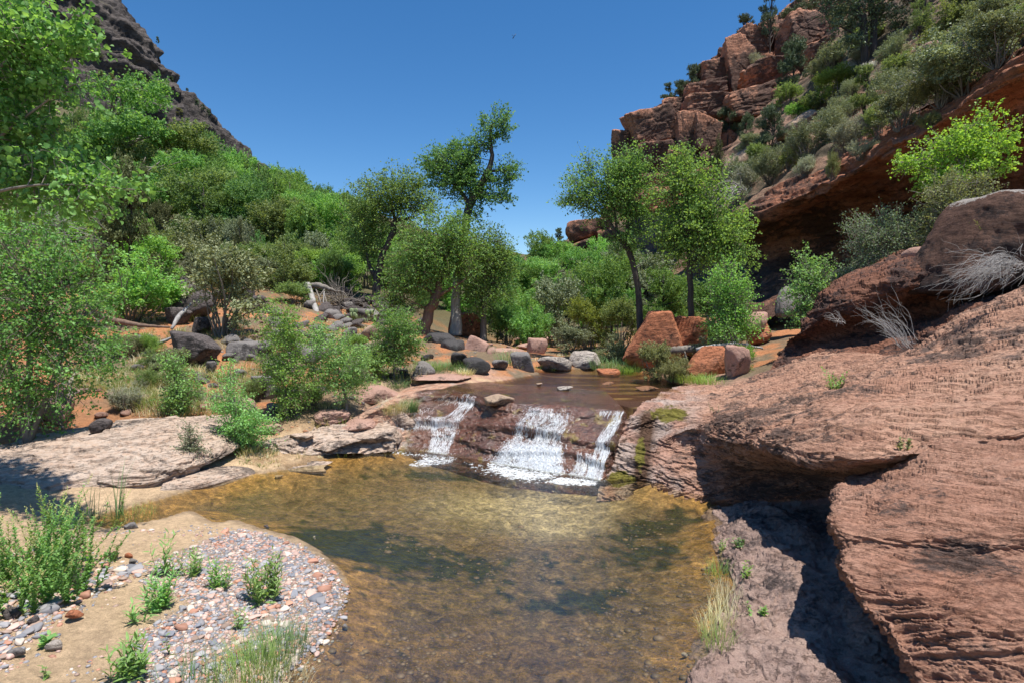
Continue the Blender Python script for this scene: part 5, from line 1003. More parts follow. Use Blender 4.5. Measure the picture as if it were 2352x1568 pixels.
# forest on the left bank, from the far skyline forward: base x, base y, width, height, depth, kind
FOR = [  # name, label, px, base, w, h, Y, kind, leaf
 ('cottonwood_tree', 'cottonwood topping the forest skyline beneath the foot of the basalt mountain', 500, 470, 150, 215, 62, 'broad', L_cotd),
 ('cottonwood_tree', 'cottonwood crown just downhill of the skyline one, against open sky', 575, 520, 140, 215, 60, 'broad', L_cotd),
 ('cottonwood_tree', 'pointed greyish cottonwood on the forest skyline before the tree line dips', 655, 540, 130, 185, 58, 'broad', L_cot),
 ('cottonwood_tree', 'round cottonwood at the dip of the forest skyline', 715, 560, 110, 145, 58, 'broad', L_oak),
 ('cottonwood_tree', 'dark cottonwood beside the forked tree on the skyline', 770, 580, 120, 165, 55, 'broad', L_cotd),
 ('cottonwood_tree', 'pale green cottonwood peeking out behind the forked tree', 830, 600, 100, 170, 52, 'broad', L_cot),
 ('spreading_tree', 'tall airy pale tree in front of the basalt mountain', 275, 440, 220, 260, 50, 'airy', L_cot),
 ('spreading_tree', 'lower airy tree spreading downhill of the tall airy one', 400, 460, 190, 185, 52, 'airy', L_oak),
 ('spreading_tree', 'airy tree partly behind the near heart leaved boughs', 170, 470, 160, 190, 48, 'airy', L_oak),
 ('spreading_tree', 'grey-green airy tree under the mountain cliffs', 345, 500, 170, 170, 46, 'airy', L_cot),
 ('spreading_tree', 'wide airy tree with bare grey twigs above the oaks', 440, 520, 170, 150, 45, 'airy', L_oak),
 ('cottonwood_tree', 'big deep green cottonwood in the middle of the left forest', 470, 570, 150, 170, 42, 'broad', L_cotd),
 ('cottonwood_tree', 'deep green cottonwood beside the big middle one, uphill of the narrow juniper', 555, 590, 140, 190, 44, 'broad', L_cotd),
 ('cottonwood_tree', 'yellowish cottonwood uphill of the driftwood stump', 640, 600, 130, 160, 43, 'broad', L_oak),
 ('cottonwood_tree', 'leafy cottonwood standing straight behind the driftwood stump', 715, 640, 130, 180, 42, 'broad', L_cot),
 ('cottonwood_tree', 'low dark cottonwood left of the forked trunk', 785, 650, 110, 150, 41, 'broad', L_cotd),
 ('juniper_tree', 'dark brownish juniper, biggest conifer of the left slope', 296, 585, 150, 250, 24, 'pinyon', L_jun),
 ('juniper_tree', 'narrow pointed juniper in the middle of the left slope', 556, 640, 70, 150, 36, 'cone', L_jun),
 ('juniper_tree', 'small juniper at the foot of the dark brownish one', 370, 560, 60, 110, 38, 'pinyon', L_jun),
 ('oak_bush', 'light oak bush downhill of the dark brownish juniper', 380, 640, 120, 110, 33, 'bush', L_oak),
 ('oak_bush', 'pale oak bush between the two junipers', 470, 640, 130, 130, 35, 'bush', L_oakg),
 ('oak_bush', 'bright green bush at the far edge of the rubble mound', 790, 690, 120, 100, 34, 'bush', L_box),
 ('oak_bush', 'bright bush behind the driftwood stump', 730, 665, 110, 90, 34, 'bush', L_box),
 ('oak_bush', 'dark rounded bush uphill beside the driftwood stump', 660, 690, 110, 130, 30, 'bush', L_oak),
 ('oak_bush', 'low bush at the foot of the dark rounded one', 680, 712, 80, 60, 27, 'bush', L_oak),
 ('oak_bush', 'small pale bush beside the maroon boulder', 610, 665, 90, 70, 31, 'bush', L_ming),
 ('oak_bush', 'rich green oak bush above the bare soil of the left bank', 295, 735, 175, 150, 20.5, 'bush', L_box),
 ('oak_bush', 'green oak bush uphill of the rich green one', 330, 655, 150, 110, 27, 'bush', L_box),
 ('oak_bush', 'large grey-green oak bush over the tilted basalt slab', 505, 765, 185, 195, 18.6, 'bush', L_oakg),
 ('oak_bush', 'yellow-green oak bush high behind the near thicket', 190, 600, 150, 120, 28, 'bush', L_yg),
 ('oak_bush', 'bright oak bush behind the near thicket next to the dry twigs', 100, 590, 160, 120, 27, 'bush', L_box),
 ('oak_bush', 'mid green bush half way up between stump and grey-green oak', 590, 640, 110, 80, 34, 'bush', L_oak),
 ('cottonwood_tree', 'distant dark tree filling the gap behind the tallest trunk', 900, 640, 140, 140, 50, 'broad', L_cotd),
 ('cottonwood_tree', 'distant rounded tree behind the leaning trunk', 960, 660, 120, 130, 55, 'broad', L_cot),
 ('cottonwood_tree', 'far soft green tree at the valley notch', 1180, 700, 120, 165, 48, 'broad', L_cot),
 ('cottonwood_tree', 'far soft green tree just below the valley notch', 1210, 720, 110, 140, 44, 'broad', L_cot),
 ('cottonwood_tree', 'dense tree behind the straight bright cottonwood', 1145, 730, 100, 190, 38, 'broad', L_cotd),
 ('oak_bush', 'deep green bush behind the pink boulders of the creek', 1170, 785, 100, 90, 27, 'bush', L_cotd),
 ('oak_bush', 'deep green bush further along behind the creek boulders', 1225, 782, 100, 110, 26, 'bush', L_cot),
 ('oak_bush', 'grey-green bush in the centre of the valley floor', 1285, 770, 110, 130, 28, 'bush', L_ming),
 ('spreading_tree', 'wispy grey-green tree of thin stems in mid valley', 1275, 745, 120, 170, 34, 'airy', L_will),
 ('spreading_tree', 'wispy tree of thin stems under the blunt red outcrop', 1335, 740, 110, 180, 32, 'airy', L_cot),
 ('oak_bush', 'yellow-green bush glowing in the middle distance', 1352, 785, 90, 100, 24.5, 'bush', L_yg),
 ('oak_bush', 'dull bush above the high pale boulder', 1310, 810, 80, 60, 22.5, 'bush', L_ming),
 ('oak_bush', 'dusky bush overhanging the high pale boulder', 1402, 838, 80, 70, 19.5, 'bush', L_oakg),
 ('oak_bush', 'dark bush between the creek and the leaning slender trunk', 1425, 790, 90, 100, 23, 'bush', L_oak),
 ('spreading_tree', 'twisted shaded tree beneath the leaning slender cottonwood', 1400, 760, 130, 190, 25, 'broad', L_cot),
 ('spreading_tree', 'small tree in shade behind the biggest red boulder', 1525, 750, 110, 150, 24, 'broad', L_cot),
 ('oak_bush', 'dark bush hanging in front of the biggest red boulder', 1502, 858, 70, 70, 15.8, 'bush', L_olive),
 ('oak_bush', 'grey twiggy bush at the waterline by the biggest red boulder', 1540, 868, 80, 60, 15.3, 'sage', L_olive),
 ('oak_bush', 'leafy bush on top of the pale capped boulder', 1650, 800, 110, 50, 16.8, 'bush', L_ming),
 ('oak_bush', 'bright bush climbing the grey-brown block', 1706, 865, 46, 70, 14.6, 'bush', L_box),
 ('oak_bush', 'dim bush in the shade behind the straight box elder', 1650, 740, 120, 110, 22, 'bush', L_cotd),
 ('oak_bush', 'dim bush under the drooping sapling', 1545, 745, 90, 80, 25, 'bush', L_cotd),
 ('spreading_tree', 'mid green tree on the valley side behind the box elder', 1480, 700, 130, 130, 40, 'broad', L_ming),
 ('spreading_tree', 'pale tree at the foot of the red cliff', 1440, 680, 120, 130, 46, 'airy', L_ming),
 ('oak_bush', 'dark juniper bush low on the far hillside', 1265, 640, 70, 60, 88, 'pinyon', L_pin),
 ('oak_bush', 'second juniper bush up the far hillside', 1300, 615, 80, 70, 88, 'pinyon', L_pin),
 ('oak_bush', 'juniper bush right under the blunt red outcrop', 1330, 600, 70, 50, 84, 'pinyon', L_pin),
 ('oak_bush', 'juniper bush by the low red outcrop on the saddle', 1275, 670, 90, 70, 80, 'pinyon', L_jun),
 ('oak_bush', 'green bush in the fold beneath the low red outcrop', 1310, 680, 90, 60, 66, 'bush', L_ming),
 ('oak_bush', 'green bush on the slope under the shaded outcrop', 1380, 640, 90, 70, 66, 'bush', L_oak),
]
for nm_, lb, px, py, pw, ph, Y, kd, ml in FOR:
    pw, ph = pw * 1.18, ph * (1.1 if kd == 'bush' else .92)
    plant(nm_, lb, 'tree' if nm_.endswith('tree') else 'bush', px, py, pw, ph, kd, ml, M_bdark if kd in ('broad', 'pinyon', 'cone') else M_twig, Y=Y, group='trees and bushes of the valley floor')
# skyline conifers and the brush of the right slope: centre x, base y, w, h, kind, leaf, label
g_sky, g_br = 'pines along the right skyline', 'shrubs on the right slope'
BR = [
 (1768, 136, 62, 150, 'pine', L_pin, 'tallest dark pine on the cliff skyline', 74), (1707, 122, 60, 80, 'pine', L_pin, 'pine on the skyline step beside the tallest one', 78), (1835, 66, 90, 90, 'pine', L_pin, 'broad dark pine at the top edge of the cliff', 74), (1596, 218, 60, 64, 'pinyon', L_pin, 'skyline pinyon on the cliff shoulder under the capped knob', 77), (1562, 232, 40, 44, 'pinyon', L_pin, 'lesser skyline pinyon just downhill of the shoulder one', 78),
 (1538, 246, 50, 50, 'pine', L_pin, 'skyline pine above the overhanging cliff nose', 78), (1470, 304, 50, 40, 'pinyon', L_pin, 'lowest skyline pinyon on top of the cliff nose', 80), (1676, 198, 24, 46, 'pinyon', L_pin, 'tiny pinyon on a ledge in the dark cliff recess', 70), (1640, 226, 30, 60, 'pine', L_pin, 'thin pine clinging to the cliff edge', 74), (1418, 496, 18, 26, 'pine', L_pin, 'lone tiny pine beside the knob over the blunt outcrop', 92), (1224, 592, 18, 26, 'pine', L_pin, 'lone pine in the valley notch', 130), (1255, 574, 34, 26, 'pinyon', L_pin, 'low pine on the ridge rising from the notch', 128), (1282, 556, 30, 30, 'pinyon', L_pin, 'next pine up the ridge from the notch', 122), (1338, 506, 12, 20, 'pine', L_pin, 'speck of a pine on the blunt outcrop skyline', 96),
 (1822, 206, 86, 112, 'pinyon', L_pin, 'big rounded pinyon against the red cliff', None), (1738, 164, 50, 40, 'sage', L_sage, 'silvery shrub on the cliff ledge over the big tilted block', 66), (1671, 332, 66, 84, 'pinyon', L_pin, 'pinyon in front of the smooth stained cliff wall', 62), (1714, 320, 44, 56, 'pinyon', L_pin, 'half size pinyon between cliff wall and broken slab', 60), (1768, 372, 90, 120, 'pinyon', L_pin, 'widest pinyon beside the tilted grey slab', None), (1650, 410, 62, 96, 'cone', L_jun, 'upright juniper at the cliff foot above the box elder', None),
 (1590, 330, 30, 44, 'pinyon', L_pin, 'pinyon in the shadowed cleft of the cliff', 66), (1856, 366, 100, 84, 'sage', L_ming, 'soft grey-green shrub hanging above the alcove brow', None), (1900, 330, 96, 80, 'sage', L_ming, 'pale fluffy shrub uphill of the tan slab', None), (1952, 346, 84, 70, 'sage', L_sage, 'blue-grey sagebrush under the crooked little tree', None), (1870, 262, 90, 70, 'bush', L_oak, 'olive green bush just uphill of the tan slab', None), (1914, 232, 90, 70, 'bush', L_yg, 'yellow tinged bush in mid slope', None), (1990, 288, 100, 124, 'pine', L_oak, 'crooked little dark stemmed tree in mid slope', None),
 (1912, 160, 90, 60, 'sage', L_ming, 'grey-green shrub under the twin trunked pine crown', None), (1952, 176, 46, 30, 'sage', L_whi, 'white flowering shrub in mid slope', None), (1996, 172, 40, 28, 'sage', L_whi, 'second white flowering shrub, nearer the twin trunks', None), (2110, 118, 66, 110, 'pine', L_oak, 'thin stemmed tree standing in brush above the lodged boulder', None), (2056, 150, 80, 66, 'sage', L_ming, 'grey shrub beside the small pale rock', None), (2078, 196, 90, 76, 'bush', L_oak, 'green bush below the small pale rock', None), (2056, 246, 110, 90, 'sage', L_ming, 'big grey-green shrub in the centre of the brush', None), (2070, 296, 120, 90, 'bush', L_ming, 'green shrub on the brow above the maple', None), (2020, 316, 70, 70, 'bush', L_oak, 'little leafy bush at the brow edge', None),
 (2218, 214, 200, 150, 'bush', L_ming, 'largest grey-green shrub mass near the brow', None), (2160, 244, 116, 84, 'sage', L_olive, 'dark twiggy shrub dangling over the brow', None), (2292, 150, 160, 116, 'bush', L_ming, 'dusty green shrub uphill of the largest shrub mass', None), (2184, 92, 110, 84, 'bush', L_oak, 'green bush above the lodged red boulder', None), (2290, 86, 130, 86, 'bush', L_ming, 'bush at the upper corner by the pale slab', None), (2340, 110, 90, 90, 'bush', L_oak, 'bright bush at the very edge of the slope', None), (2240, 30, 130, 80, 'pine', L_pin, 'dark pine overhanging the top of the slope', None), (2120, 20, 130, 90, 'pine', L_pin, 'dark pine behind the thin stemmed tree', None),
 (1772, 420, 90, 76, 'sage', L_ming, 'pale green shrub above the low end of the alcove', None), (1716, 446, 80, 66, 'sage', L_sage, 'silver sagebrush beside the fallen grey branches', None), (1690, 474, 56, 52, 'sage', L_sage, 'silver sagebrush at the lowest end of the slope', None), (1808, 396, 70, 60, 'bush', L_oak, 'bush tucked against the widest pinyon', None), (1848, 404, 50, 44, 'sage', L_sage, 'small silver shrub on the alcove brow', None), (1912, 416, 34, 66, 'sage', L_olive, 'wisp of a shrub growing out of the alcove crack', None), (1978, 366, 66, 44, 'sage', L_sage, 'sage clump on the brow beneath the crooked little tree', None), (2026, 290, 66, 70, 'bush', L_oak, 'thin stemmed bush beside the crooked little tree', None), (1806, 258, 70, 60, 'bush', L_oak, 'green bush below the big rounded pinyon', None), (1836, 284, 60, 50, 'bush', L_box, 'fresh green bush on the tan slab edge', None), (1940, 280, 80, 60, 'sage', L_ming, 'grey shrub left of the crooked little tree', None), (1990, 120, 80, 60, 'bush', L_oak, 'shadowed bush at the feet of the twin trunks', None), (2150, 170, 80, 60, 'bush', L_oak, 'bush right below the lodged red boulder', None), (1880, 190, 60, 50, 'sage', L_ming, 'shrub at the red rock edge uphill of the yellow tinged bush', None), (2140, 300, 60, 40, 'sage', L_olive, 'low brown-green shrub on the brow', None), (1740, 400, 60, 70, 'bush', L_oak, 'bush under the tilted grey slab', None), (1690, 420, 60, 60, 'bush', L_ming, 'bush between upright juniper and silver sagebrush', None), (1950, 232, 60, 46, 'sage', L_ming, 'small grey shrub amid the yellow tinged bush and crooked tree', None),
]
for px, py, pw, ph, kd, ml, lb, Y in BR:
    pine = kd in ('pine', 'pinyon', 'cone')
    if Y is None or Y < 90:
        p = hit(px, py)[0]
        if p is None: p = P(px, py, Y or 60)
        if Y is not None and abs(p[1] - Y) > 30: p = P(px, py, Y)
    else: p = P(px, py, Y)
    if not pine: pw, ph = pw * 1.02, ph * 1.0
    nm_ = {'pine': 'pine_tree', 'pinyon': 'pinyon_tree', 'cone': 'juniper_tree', 'bush': 'hillside_bush', 'sage': 'sagebrush'}[kd]
    _cnt[0] += 1; i = _cnt[0]; wd, cr = proto(kd, i % 3); dep = p[1]
    root = link(nm_, None, loc=p - np.array([0, 0, .02 * ph * dep / FPX]), label=lb, cat='tree' if pine else 'shrub', group=g_sky if (pine and Y and Y > 70) else g_br)
    root.scale = (pw * dep / FPX, pw * dep / FPX, ph * dep / FPX * 1.08); root.rotation_euler = (0, 0, i * 2.4 % 6.28)
    linkm('trunk' if pine else 'stems', wd, M_bdark if pine else M_twig, parent=root); linkm('crown' if pine else 'foliage', cr, ml, parent=root, kind='stuff')
rf = np.random.default_rng(404)
_lowgroup = [('green undergrowth bush among the trunks of the left forest', 'undergrowth bushes of the left forest', (150, 860, 560, 660), (30, 42), 30, [L_oak, L_box, L_cotd, L_ming], ['bush'], (60, 100), (50, 90)),
             ('leafy tree half hidden deep in the left forest', 'half hidden trees of the left forest', (120, 820, 470, 570), (44, 62), 46, [L_cot, L_box, L_cotd, L_cot], ['broad', 'broad', 'airy'], (80, 130), (120, 190)),
             ('tree high on the slope under the basalt mountain', 'trees high under the basalt mountain', (20, 330, 400, 470), (52, 74), 22, [L_cot, L_oak, L_ming], ['airy', 'broad'], (80, 120), (90, 140)),
             ('tree standing behind the trunks of the central cottonwoods', 'trees behind the central cottonwoods', (880, 1180, 660, 740), (33, 56), 20, [L_cot, L_cotd, L_box], ['broad'], (70, 110), (90, 150)),
             ('low bush along the wooded floor of the far creek', 'low bushes of the far creek floor', (1130, 1480, 700, 780), (27, 45), 26, [L_cot, L_box, L_ming, L_cot], ['bush', 'broad'], (60, 100), (60, 110)),
             ('tree crowding the valley bottom below the notch', 'trees crowding the valley bottom', (1160, 1500, 640, 700), (40, 75), 14, [L_cot, L_box, L_cotd], ['broad'], (80, 120), (80, 120)),
             ('shaded bush at the talus under the right trees', 'talus bushes under the right trees', (1500, 1720, 720, 790), (20, 30), 12, [L_oak, L_cotd, L_box], ['bush'], (50, 90), (40, 80))]
for lb, gr, (x0, x1, y0, y1), (Y0, Y1), n, mls, kds, (w0, w1), (h0_, h1_) in _lowgroup:
    for i in range(n):
        f_ = rf.random(); plant('undergrowth_bush' if 'bush' in kds else 'forest_tree', lb, 'bush' if 'bush' in kds else 'tree', rf.uniform(x0, x1), y1 + (y0 - y1) * f_ + rf.normal(0, 8), rf.uniform(w0, w1), rf.uniform(h0_, h1_), kds[i % len(kds)], mls[i % len(mls)], Y=Y0 + (Y1 - Y0) * f_, group=gr)
for i in range(56):
    px, py = rf.uniform(1640, 2352), rf.uniform(0, 480); p, n_, o = hit(px, py)
    if p is None or o.name != 'brushy_slope': continue
    wd, cr = proto(('sage', 'bush')[i % 2], i % 3); s = rf.uniform(30, 62) * p[1] / FPX; root = link('brush', None, loc=p, label='small dusty shrub filling the brush of the right slope', cat='shrub', group='filler shrubs of the right slope'); root.scale = (s, s, s * .75); root.rotation_euler = (0, 0, i)
    linkm('stems', wd, M_twig, parent=root); linkm('foliage', cr, (L_ming, L_sage, L_oakg, L_ming)[i % 4], parent=root, kind='stuff')
for i in range(26):
    px, py = rf.uniform(230, 980), rf.uniform(775, 945); p, n_, o = hit(px, py)
    if p is None or o.name != 'ground': continue
    s = rf.uniform(.35, .75); plant('bank_bush', 'low grey-green bush dotted over the orange soil of the left bank', 'shrub', px, py, s * FPX / p[1] * 1.2, s * FPX / p[1], ('sage', 'bush')[i % 2], (L_ming, L_sage, L_oak, L_oakg, L_box)[i % 5], group='low bushes over the left bank soil')
tree('pine_tree', 'twin trunked dark pine leaning over the upper slope', 'tree', (2022, 134, 42), [[(2022, 134, 0, .28), (1985, 90, 0, .24), (1970, 40, 0, .2), (1962, -20, 0, .14), (1955, -90, 0, .05)], [(2022, 134, 0, .26), (2008, 80, 0, .22), (2000, 30, 0, .18), (2010, -60, 0, .06)], [(1985, 90, 0, .12), (1945, 70, 0, .06), (1905, 50, 0, .02)]],
     [(1950, 20, 46, 18), (2020, 10, 40, 18), (1930, 60, 36, 14), (1960, -60, 60, 40), (2030, -60, 60, 40), (1985, 60, 30, 12), (1960, 95, 30, 12), (2050, 40, 40, 16), (1915, -10, 30, 20)], 6500, .22, L_pin, M_bdark, 1100, W=.09, gap=.04, clump=.3, twig=.02)
# brushy specks on the basalt mountain
for i in range(34):
    px, py = 130 + RNG.random() * 360, RNG.random() * 300
    p, n_, o = hit(px, py)
    if p is None or o is None or o.name != 'basalt_mountain': continue
    wd, cr = proto('pinyon', i % 3); s = (9 + 10 * RNG.random()) * p[1] / FPX
    root = link('mountain_shrub', None, loc=p, label='olive speck of a shrub on the dark basalt mountainside', cat='shrub', group='specks of shrub on the basalt mountain'); root.scale = (s * 1.2, s * 1.2, s)
    linkm('foliage', cr, L_olive if i % 2 else L_ming, parent=root, kind='stuff')
for i, (px, py, w_, h_) in enumerate([(394, 188, 14, 12), (440, 225, 14, 12), (362, 96, 10, 12), (452, 246, 16, 16), (466, 252, 14, 12), (478, 262, 12, 12), (430, 212, 10, 10)]):
    p = P(px, py + 4, 205); wd, cr = proto('pinyon', i % 3); root = link('ridge_juniper', None, loc=p, label='tiny juniper on the ridge line of the basalt mountain', cat='tree', group='junipers on the mountain ridge line'); root.scale = (w_ * 205 / FPX, w_ * 205 / FPX, h_ * 205 / FPX * 1.3)
    linkm('crown', cr, L_pin, parent=root, kind='stuff')
print('shrubs', time.time() - T0)
# ------------------------------------------------------------------ grass, herbs, low growth
def blades(r, n, spread, h, w_, lean, K=4):
    """n curved blades fanning from a tuft"""
    a = r.random(n) * 6.28; q = spread * np.sqrt(r.random(n)); b = np.stack([q * np.cos(a), q * np.sin(a), a * 0], 1)
    hh = h * (.45 + .55 * r.random(n)); a2 = a + r.normal(0, .8, n); ln = lean * hh * (.3 + r.random(n))
    t = np.linspace(0, 1, K); d = np.stack([np.cos(a2), np.sin(a2), a * 0], 1); s = np.stack([-np.sin(a2), np.cos(a2), a * 0], 1)
    p = b[:, None] + d[:, None] * (ln[:, None, None] * (t ** 1.8)[None, :, None]); p[..., 2] += hh[:, None] * (t - .28 * np.clip(lean, 0, 1.2) * t ** 3)[None]
    ww = w_ * (1 - t * .92)[None, :, None] * s[:, None]
    v = np.stack([p - ww, p + ww], 2).reshape(-1, 3); k = np.arange(K - 1)[None] * 2; q_ = np.arange(n)[:, None] * 2 * K + k
    return v, np.concatenate([np.stack([q_, q_ + 1, q_ + 3], -1), np.stack([q_, q_ + 3, q_ + 2], -1)]).reshape(-1, 3)
GP = {}
def tuft(name, label, px, py, h, spread, n, m, lean=.6, w_=.004, group=None, cat='grass', seed=0, Y=None, sub=None):
    p = hit(px, py)[0] if Y is None else P(px, py, Y)
    if p is None: return
    k = (name, seed % 3, n, round(lean, 1), round(spread / h, 1), round(w_ / h, 3))
    if k not in GP: GP[k] = tri_mesh(name, *blades(np.random.default_rng(seed % 3 + n), n, spread / h, 1.0, w_ / h, lean))
    o = linkm(name, GP[k], m, loc=p, label=label, cat=cat, group=group); o.scale = (h, h, h); o.rotation_euler = (0, 0, (px * .37) % 6.28); return o
tuft('grass_tussock', 'large two-tone grass tussock on the shelf at the lip of the falls', 905, 948, .48, .30, 420, M := L_dry, .8, .005, seed=1)
tuft('grass_tussock', 'deep green tussock joined to the large two-tone one', 940, 944, .42, .18, 260, L_rush, .7, .006, seed=2)
for i, (px, py, h, sp, n, m, lb) in enumerate([(1170, 838, .75, .5, 150, L_rush, 'clump of dark rushes between the creek boulders'), (1420, 846, .55, .9, 420, L_rush, 'bank of green sedge under the dusky bush'), (1445, 858, .4, .4, 260, L_grass, 'bright sedge tuft at the base of the biggest red boulder'), (1590, 876, .4, .6, 420, L_grass, 'bright sedge before the pale capped boulder'), (1630, 880, .35, .4, 240, L_grass, 'grass growing against the pale capped boulder'), (1560, 872, .3, .4, 240, L_rush, 'short sedge left of the pale capped boulder'),
    (1020, 850, .4, .8, 420, L_rush, 'dark sedge under the black boulder heap'), (985, 850, .35, .4, 240, L_grass, 'green grass behind the rounded grey boulder'), (1070, 860, .28, .25, 200, L_dry, 'straw coloured tuft at the tip of the pink shelf'), (1050, 846, .4, .4, 240, L_rush, 'sedge between black boulders'), (912, 888, .28, .35, 200, L_rush, 'shaded tuft under the round headed small tree')]):
    tuft('sedge_clump', lb, px, py, h, sp, n, m, .7, .006, seed=i, cat='sedge')
tuft('cattail_clump', 'thin dark cattail leaves rising before the pale slab', 262, 1190, .95, .12, 14, L_rush, .25, .008, cat='cattail')
tuft('cattail_clump', 'second sparse cattail clump nearer the yellow flowers', 205, 1195, .7, .16, 12, L_rush, .4, .007, cat='cattail', seed=1)
tuft('grass_patch', 'soft grass at the end of the narrow channel', 300, 1190, .22, .35, 260, L_grass, .7, .003, seed=2)
tuft('grass_patch', 'green and straw grass patch on the near gravel edge', 575, 1560, .34, .30, 520, L_grass, .5, .0028, seed=0, Y=None)
tuft('grass_patch', 'blue-green grass patch beside the near gravel edge', 640, 1500, .30, .26, 420, L_rush, .5, .0028, seed=1)
tuft('grass_patch', 'thin straw grass at the bottom edge by the water', 600, 1600, .20, .35, 420, L_dry, .9, .0025, seed=2)
tuft('grass_patch', 'sparse tall grass on the gravel by the bottom edge', 440, 1590, .32, .30, 130, L_rush, .4, .003, seed=0)
for i, (px, py) in enumerate([(1650, 1320), (1668, 1370), (1655, 1430), (1648, 1480), (1640, 1455), (1672, 1400)]):
    tuft('shore_grass', ['straw and green grass where the lit ledge meets the pool', 'straw grass by the middle of the lower ledge shore', 'tallest straw grass of the lower ledge shore', 'straw grass next to the nearest shore stone', 'short straw grass within the lower ledge shore', 'green-tipped grass on the lower ledge shore'][i], px, py, .22 + .03 * (i % 3), .14, 110, L_dry if i % 3 else L_grass, .6, .0025, seed=i, cat='grass', group='grass tufts along the lower ledge shore')
# dry and green growth scattered over the left bank: one mass nobody could count
mb, mb2 = MB(), MB(); r = np.random.default_rng(88)
def scatter(n, x0, x1, y0, y1, hmin, hmax, pdry):
    for i in range(n):
        px, py = r.uniform(x0, x1), r.uniform(y0, y1); p, nn_, o = hit(px, py)
        if p is None or not o.name.startswith('ground'): continue
        if fbm(np.array([[p[0] * .5, p[1] * .5, 3.]]), 3, 7)[0] < -.08: continue
        h = r.uniform(hmin, hmax); v, f = blades(r, 26, h * .6, h, .0035 + .0002 * p[1], .8, 3); (mb if r.random() < pdry else mb2).add(v + p - np.array([0, 0, .02]), f)
scatter(520, 130, 560, 850, 965, .15, .5, .5); scatter(420, 130, 1000, 760, 900, .15, .45, .4); scatter(130, 330, 880, 690, 780, .2, .5, .4); scatter(420, 540, 900, 930, 1050, .08, .32, .6); scatter(40, 330, 640, 1040, 1080, .06, .16, .6); scatter(60, 60, 230, 930, 1000, .2, .45, .3); scatter(90, 1180, 1460, 790, 850, .15, .35, .35)
link('dry_grass', mb.mesh('dry_grass', False), L_dry, kind='stuff'); link('ground_cover', mb2.mesh('ground_cover', False), L_oak, kind='stuff')
def herb(name, label, px, py, h, nst, per, L, W, m, seed, spread=.1, lean=.35, cat='plant', flower=None, Y=None, kind='lance', stem=.003, basal=0.0):
    p = hit(px, py)[0] if Y is None else P(px, py, Y)
    if p is None: return
    r = np.random.default_rng(seed); root = link(name, None, loc=p, label=label, cat=cat); wd = MB(); lv = []; fl = []
    for i in range(nst):
        a = r.random() * 6.28; q = spread * math.sqrt(r.random()); b = np.array([q * math.cos(a), q * math.sin(a), -.01]); hh = h * (.5 + .5 * r.random())
        tip = b + np.array([math.cos(a) * lean * hh * r.random(), math.sin(a) * lean * hh * r.random(), hh]); st = wiggle(r, b, tip, 7, .05); wd.tube(st, np.linspace(stem, stem * .3, 7), 4, cap=False)
        t = basal + (1 - basal) * (np.arange(per) + r.random(per) * .5) / per; t = np.clip(t, .08, 1); pos = np.stack([np.interp(t * 6, range(7), st[:, j]) for j in range(3)], 1)
        az = np.arange(per) * 2.4 + r.normal(0, .4, per); el = r.normal(.55, .3, per); ax = np.stack([np.cos(az) * np.cos(el), np.sin(az) * np.cos(el), np.sin(el)], 1); ls = L * (.55 + .6 * r.random(per)) * (1.1 - .35 * t)
        nm_ = np.stack([-np.cos(az) * np.sin(el), -np.sin(az) * np.sin(el), np.cos(el)], 1) + r.normal(0, .25, (per, 3)); lv.append((pos + ax * ls[:, None] * .5, ax, nm_, ls))
        if flower and r.random() < .75:
            c = np.repeat(st[-1][None], 26, 0) + np.stack([np.linspace(0, .06, 26) * math.cos(a), np.linspace(0, .06, 26) * math.sin(a), np.linspace(-.05, .05, 26)], 1) + r.normal(0, .004, (26, 3)); fl.append(c)
    c, ax, nm_, ls = [np.concatenate([q[j] for q in lv]) for j in range(4)]
    v, f = leaf_quads(c, ax, nm_, ls, ls * (W / L), .15, kind)
    link('stem', wd.mesh('stem'), M_stem, parent=root); link('leaves', tri_mesh('leaves', v, f, False), m, parent=root, kind='stuff')
    if fl:
        c = np.concatenate(fl); d = r.normal(size=c.shape); d /= np.linalg.norm(d, axis=1)[:, None]; v, f = leaf_quads(c, d, np.roll(d, 1, 1), .012, .008); link('flowers', tri_mesh('flowers', v, f, False), flower, parent=root, kind='stuff')
    return root
M_stem = plain_mat('green_stem', (.14, .17, .06), .6, .3)
WS = 'willow_seedling'
for i, (px, py, h, n, per, L, sp, lb) in enumerate([(610, 1375, .40, 16, 24, .085, .13, 'fullest willow clump on the gravel bar near the water'), (505, 1350, .30, 8, 18, .08, .08, 'medium willow clump next to the fullest one'), (372, 1320, .46, 4, 15, .10, .06, 'tallest wispy willow shoot beside the sand'), (430, 1325, .28, 9, 16, .075, .10, 'low willow clump linking the wispy shoot and the gravel'), (365, 1400, .32, 12, 20, .085, .07, 'bushy dark willow clump at the sand edge'), (300, 1560, .30, 10, 16, .10, .08, 'willow clump at the bottom edge of the frame'),
    (262, 1285, .20, 3, 14, .06, .03, 'tiny willow shoot by the cobbles on the sand'), (560, 1440, .22, 3, 14, .06, .05, 'thin reddish willow shoot between the clump and the grass'), (318, 1430, .18, 3, 10, .09, .04, 'drooping willow shoot leaning over bare sand'), (395, 1500, .24, 1, 9, .045, .01, 'single stem with round leaves standing in the pebbles'), (108, 1485, .10, 5, 5, .07, .02, 'small leafy rosette on the bare sand'), (110, 1556, .10, 2, 8, .03, .02, 'tiny sprig at the bottom sand')]):
    herb(WS if i < 9 else 'seedling', lb, px, py, h * 1.2, int(n * 1.3 + .5), per, L * 1.2, L * .24 if i < 9 else L * .6, L_will, 700 + i, sp)
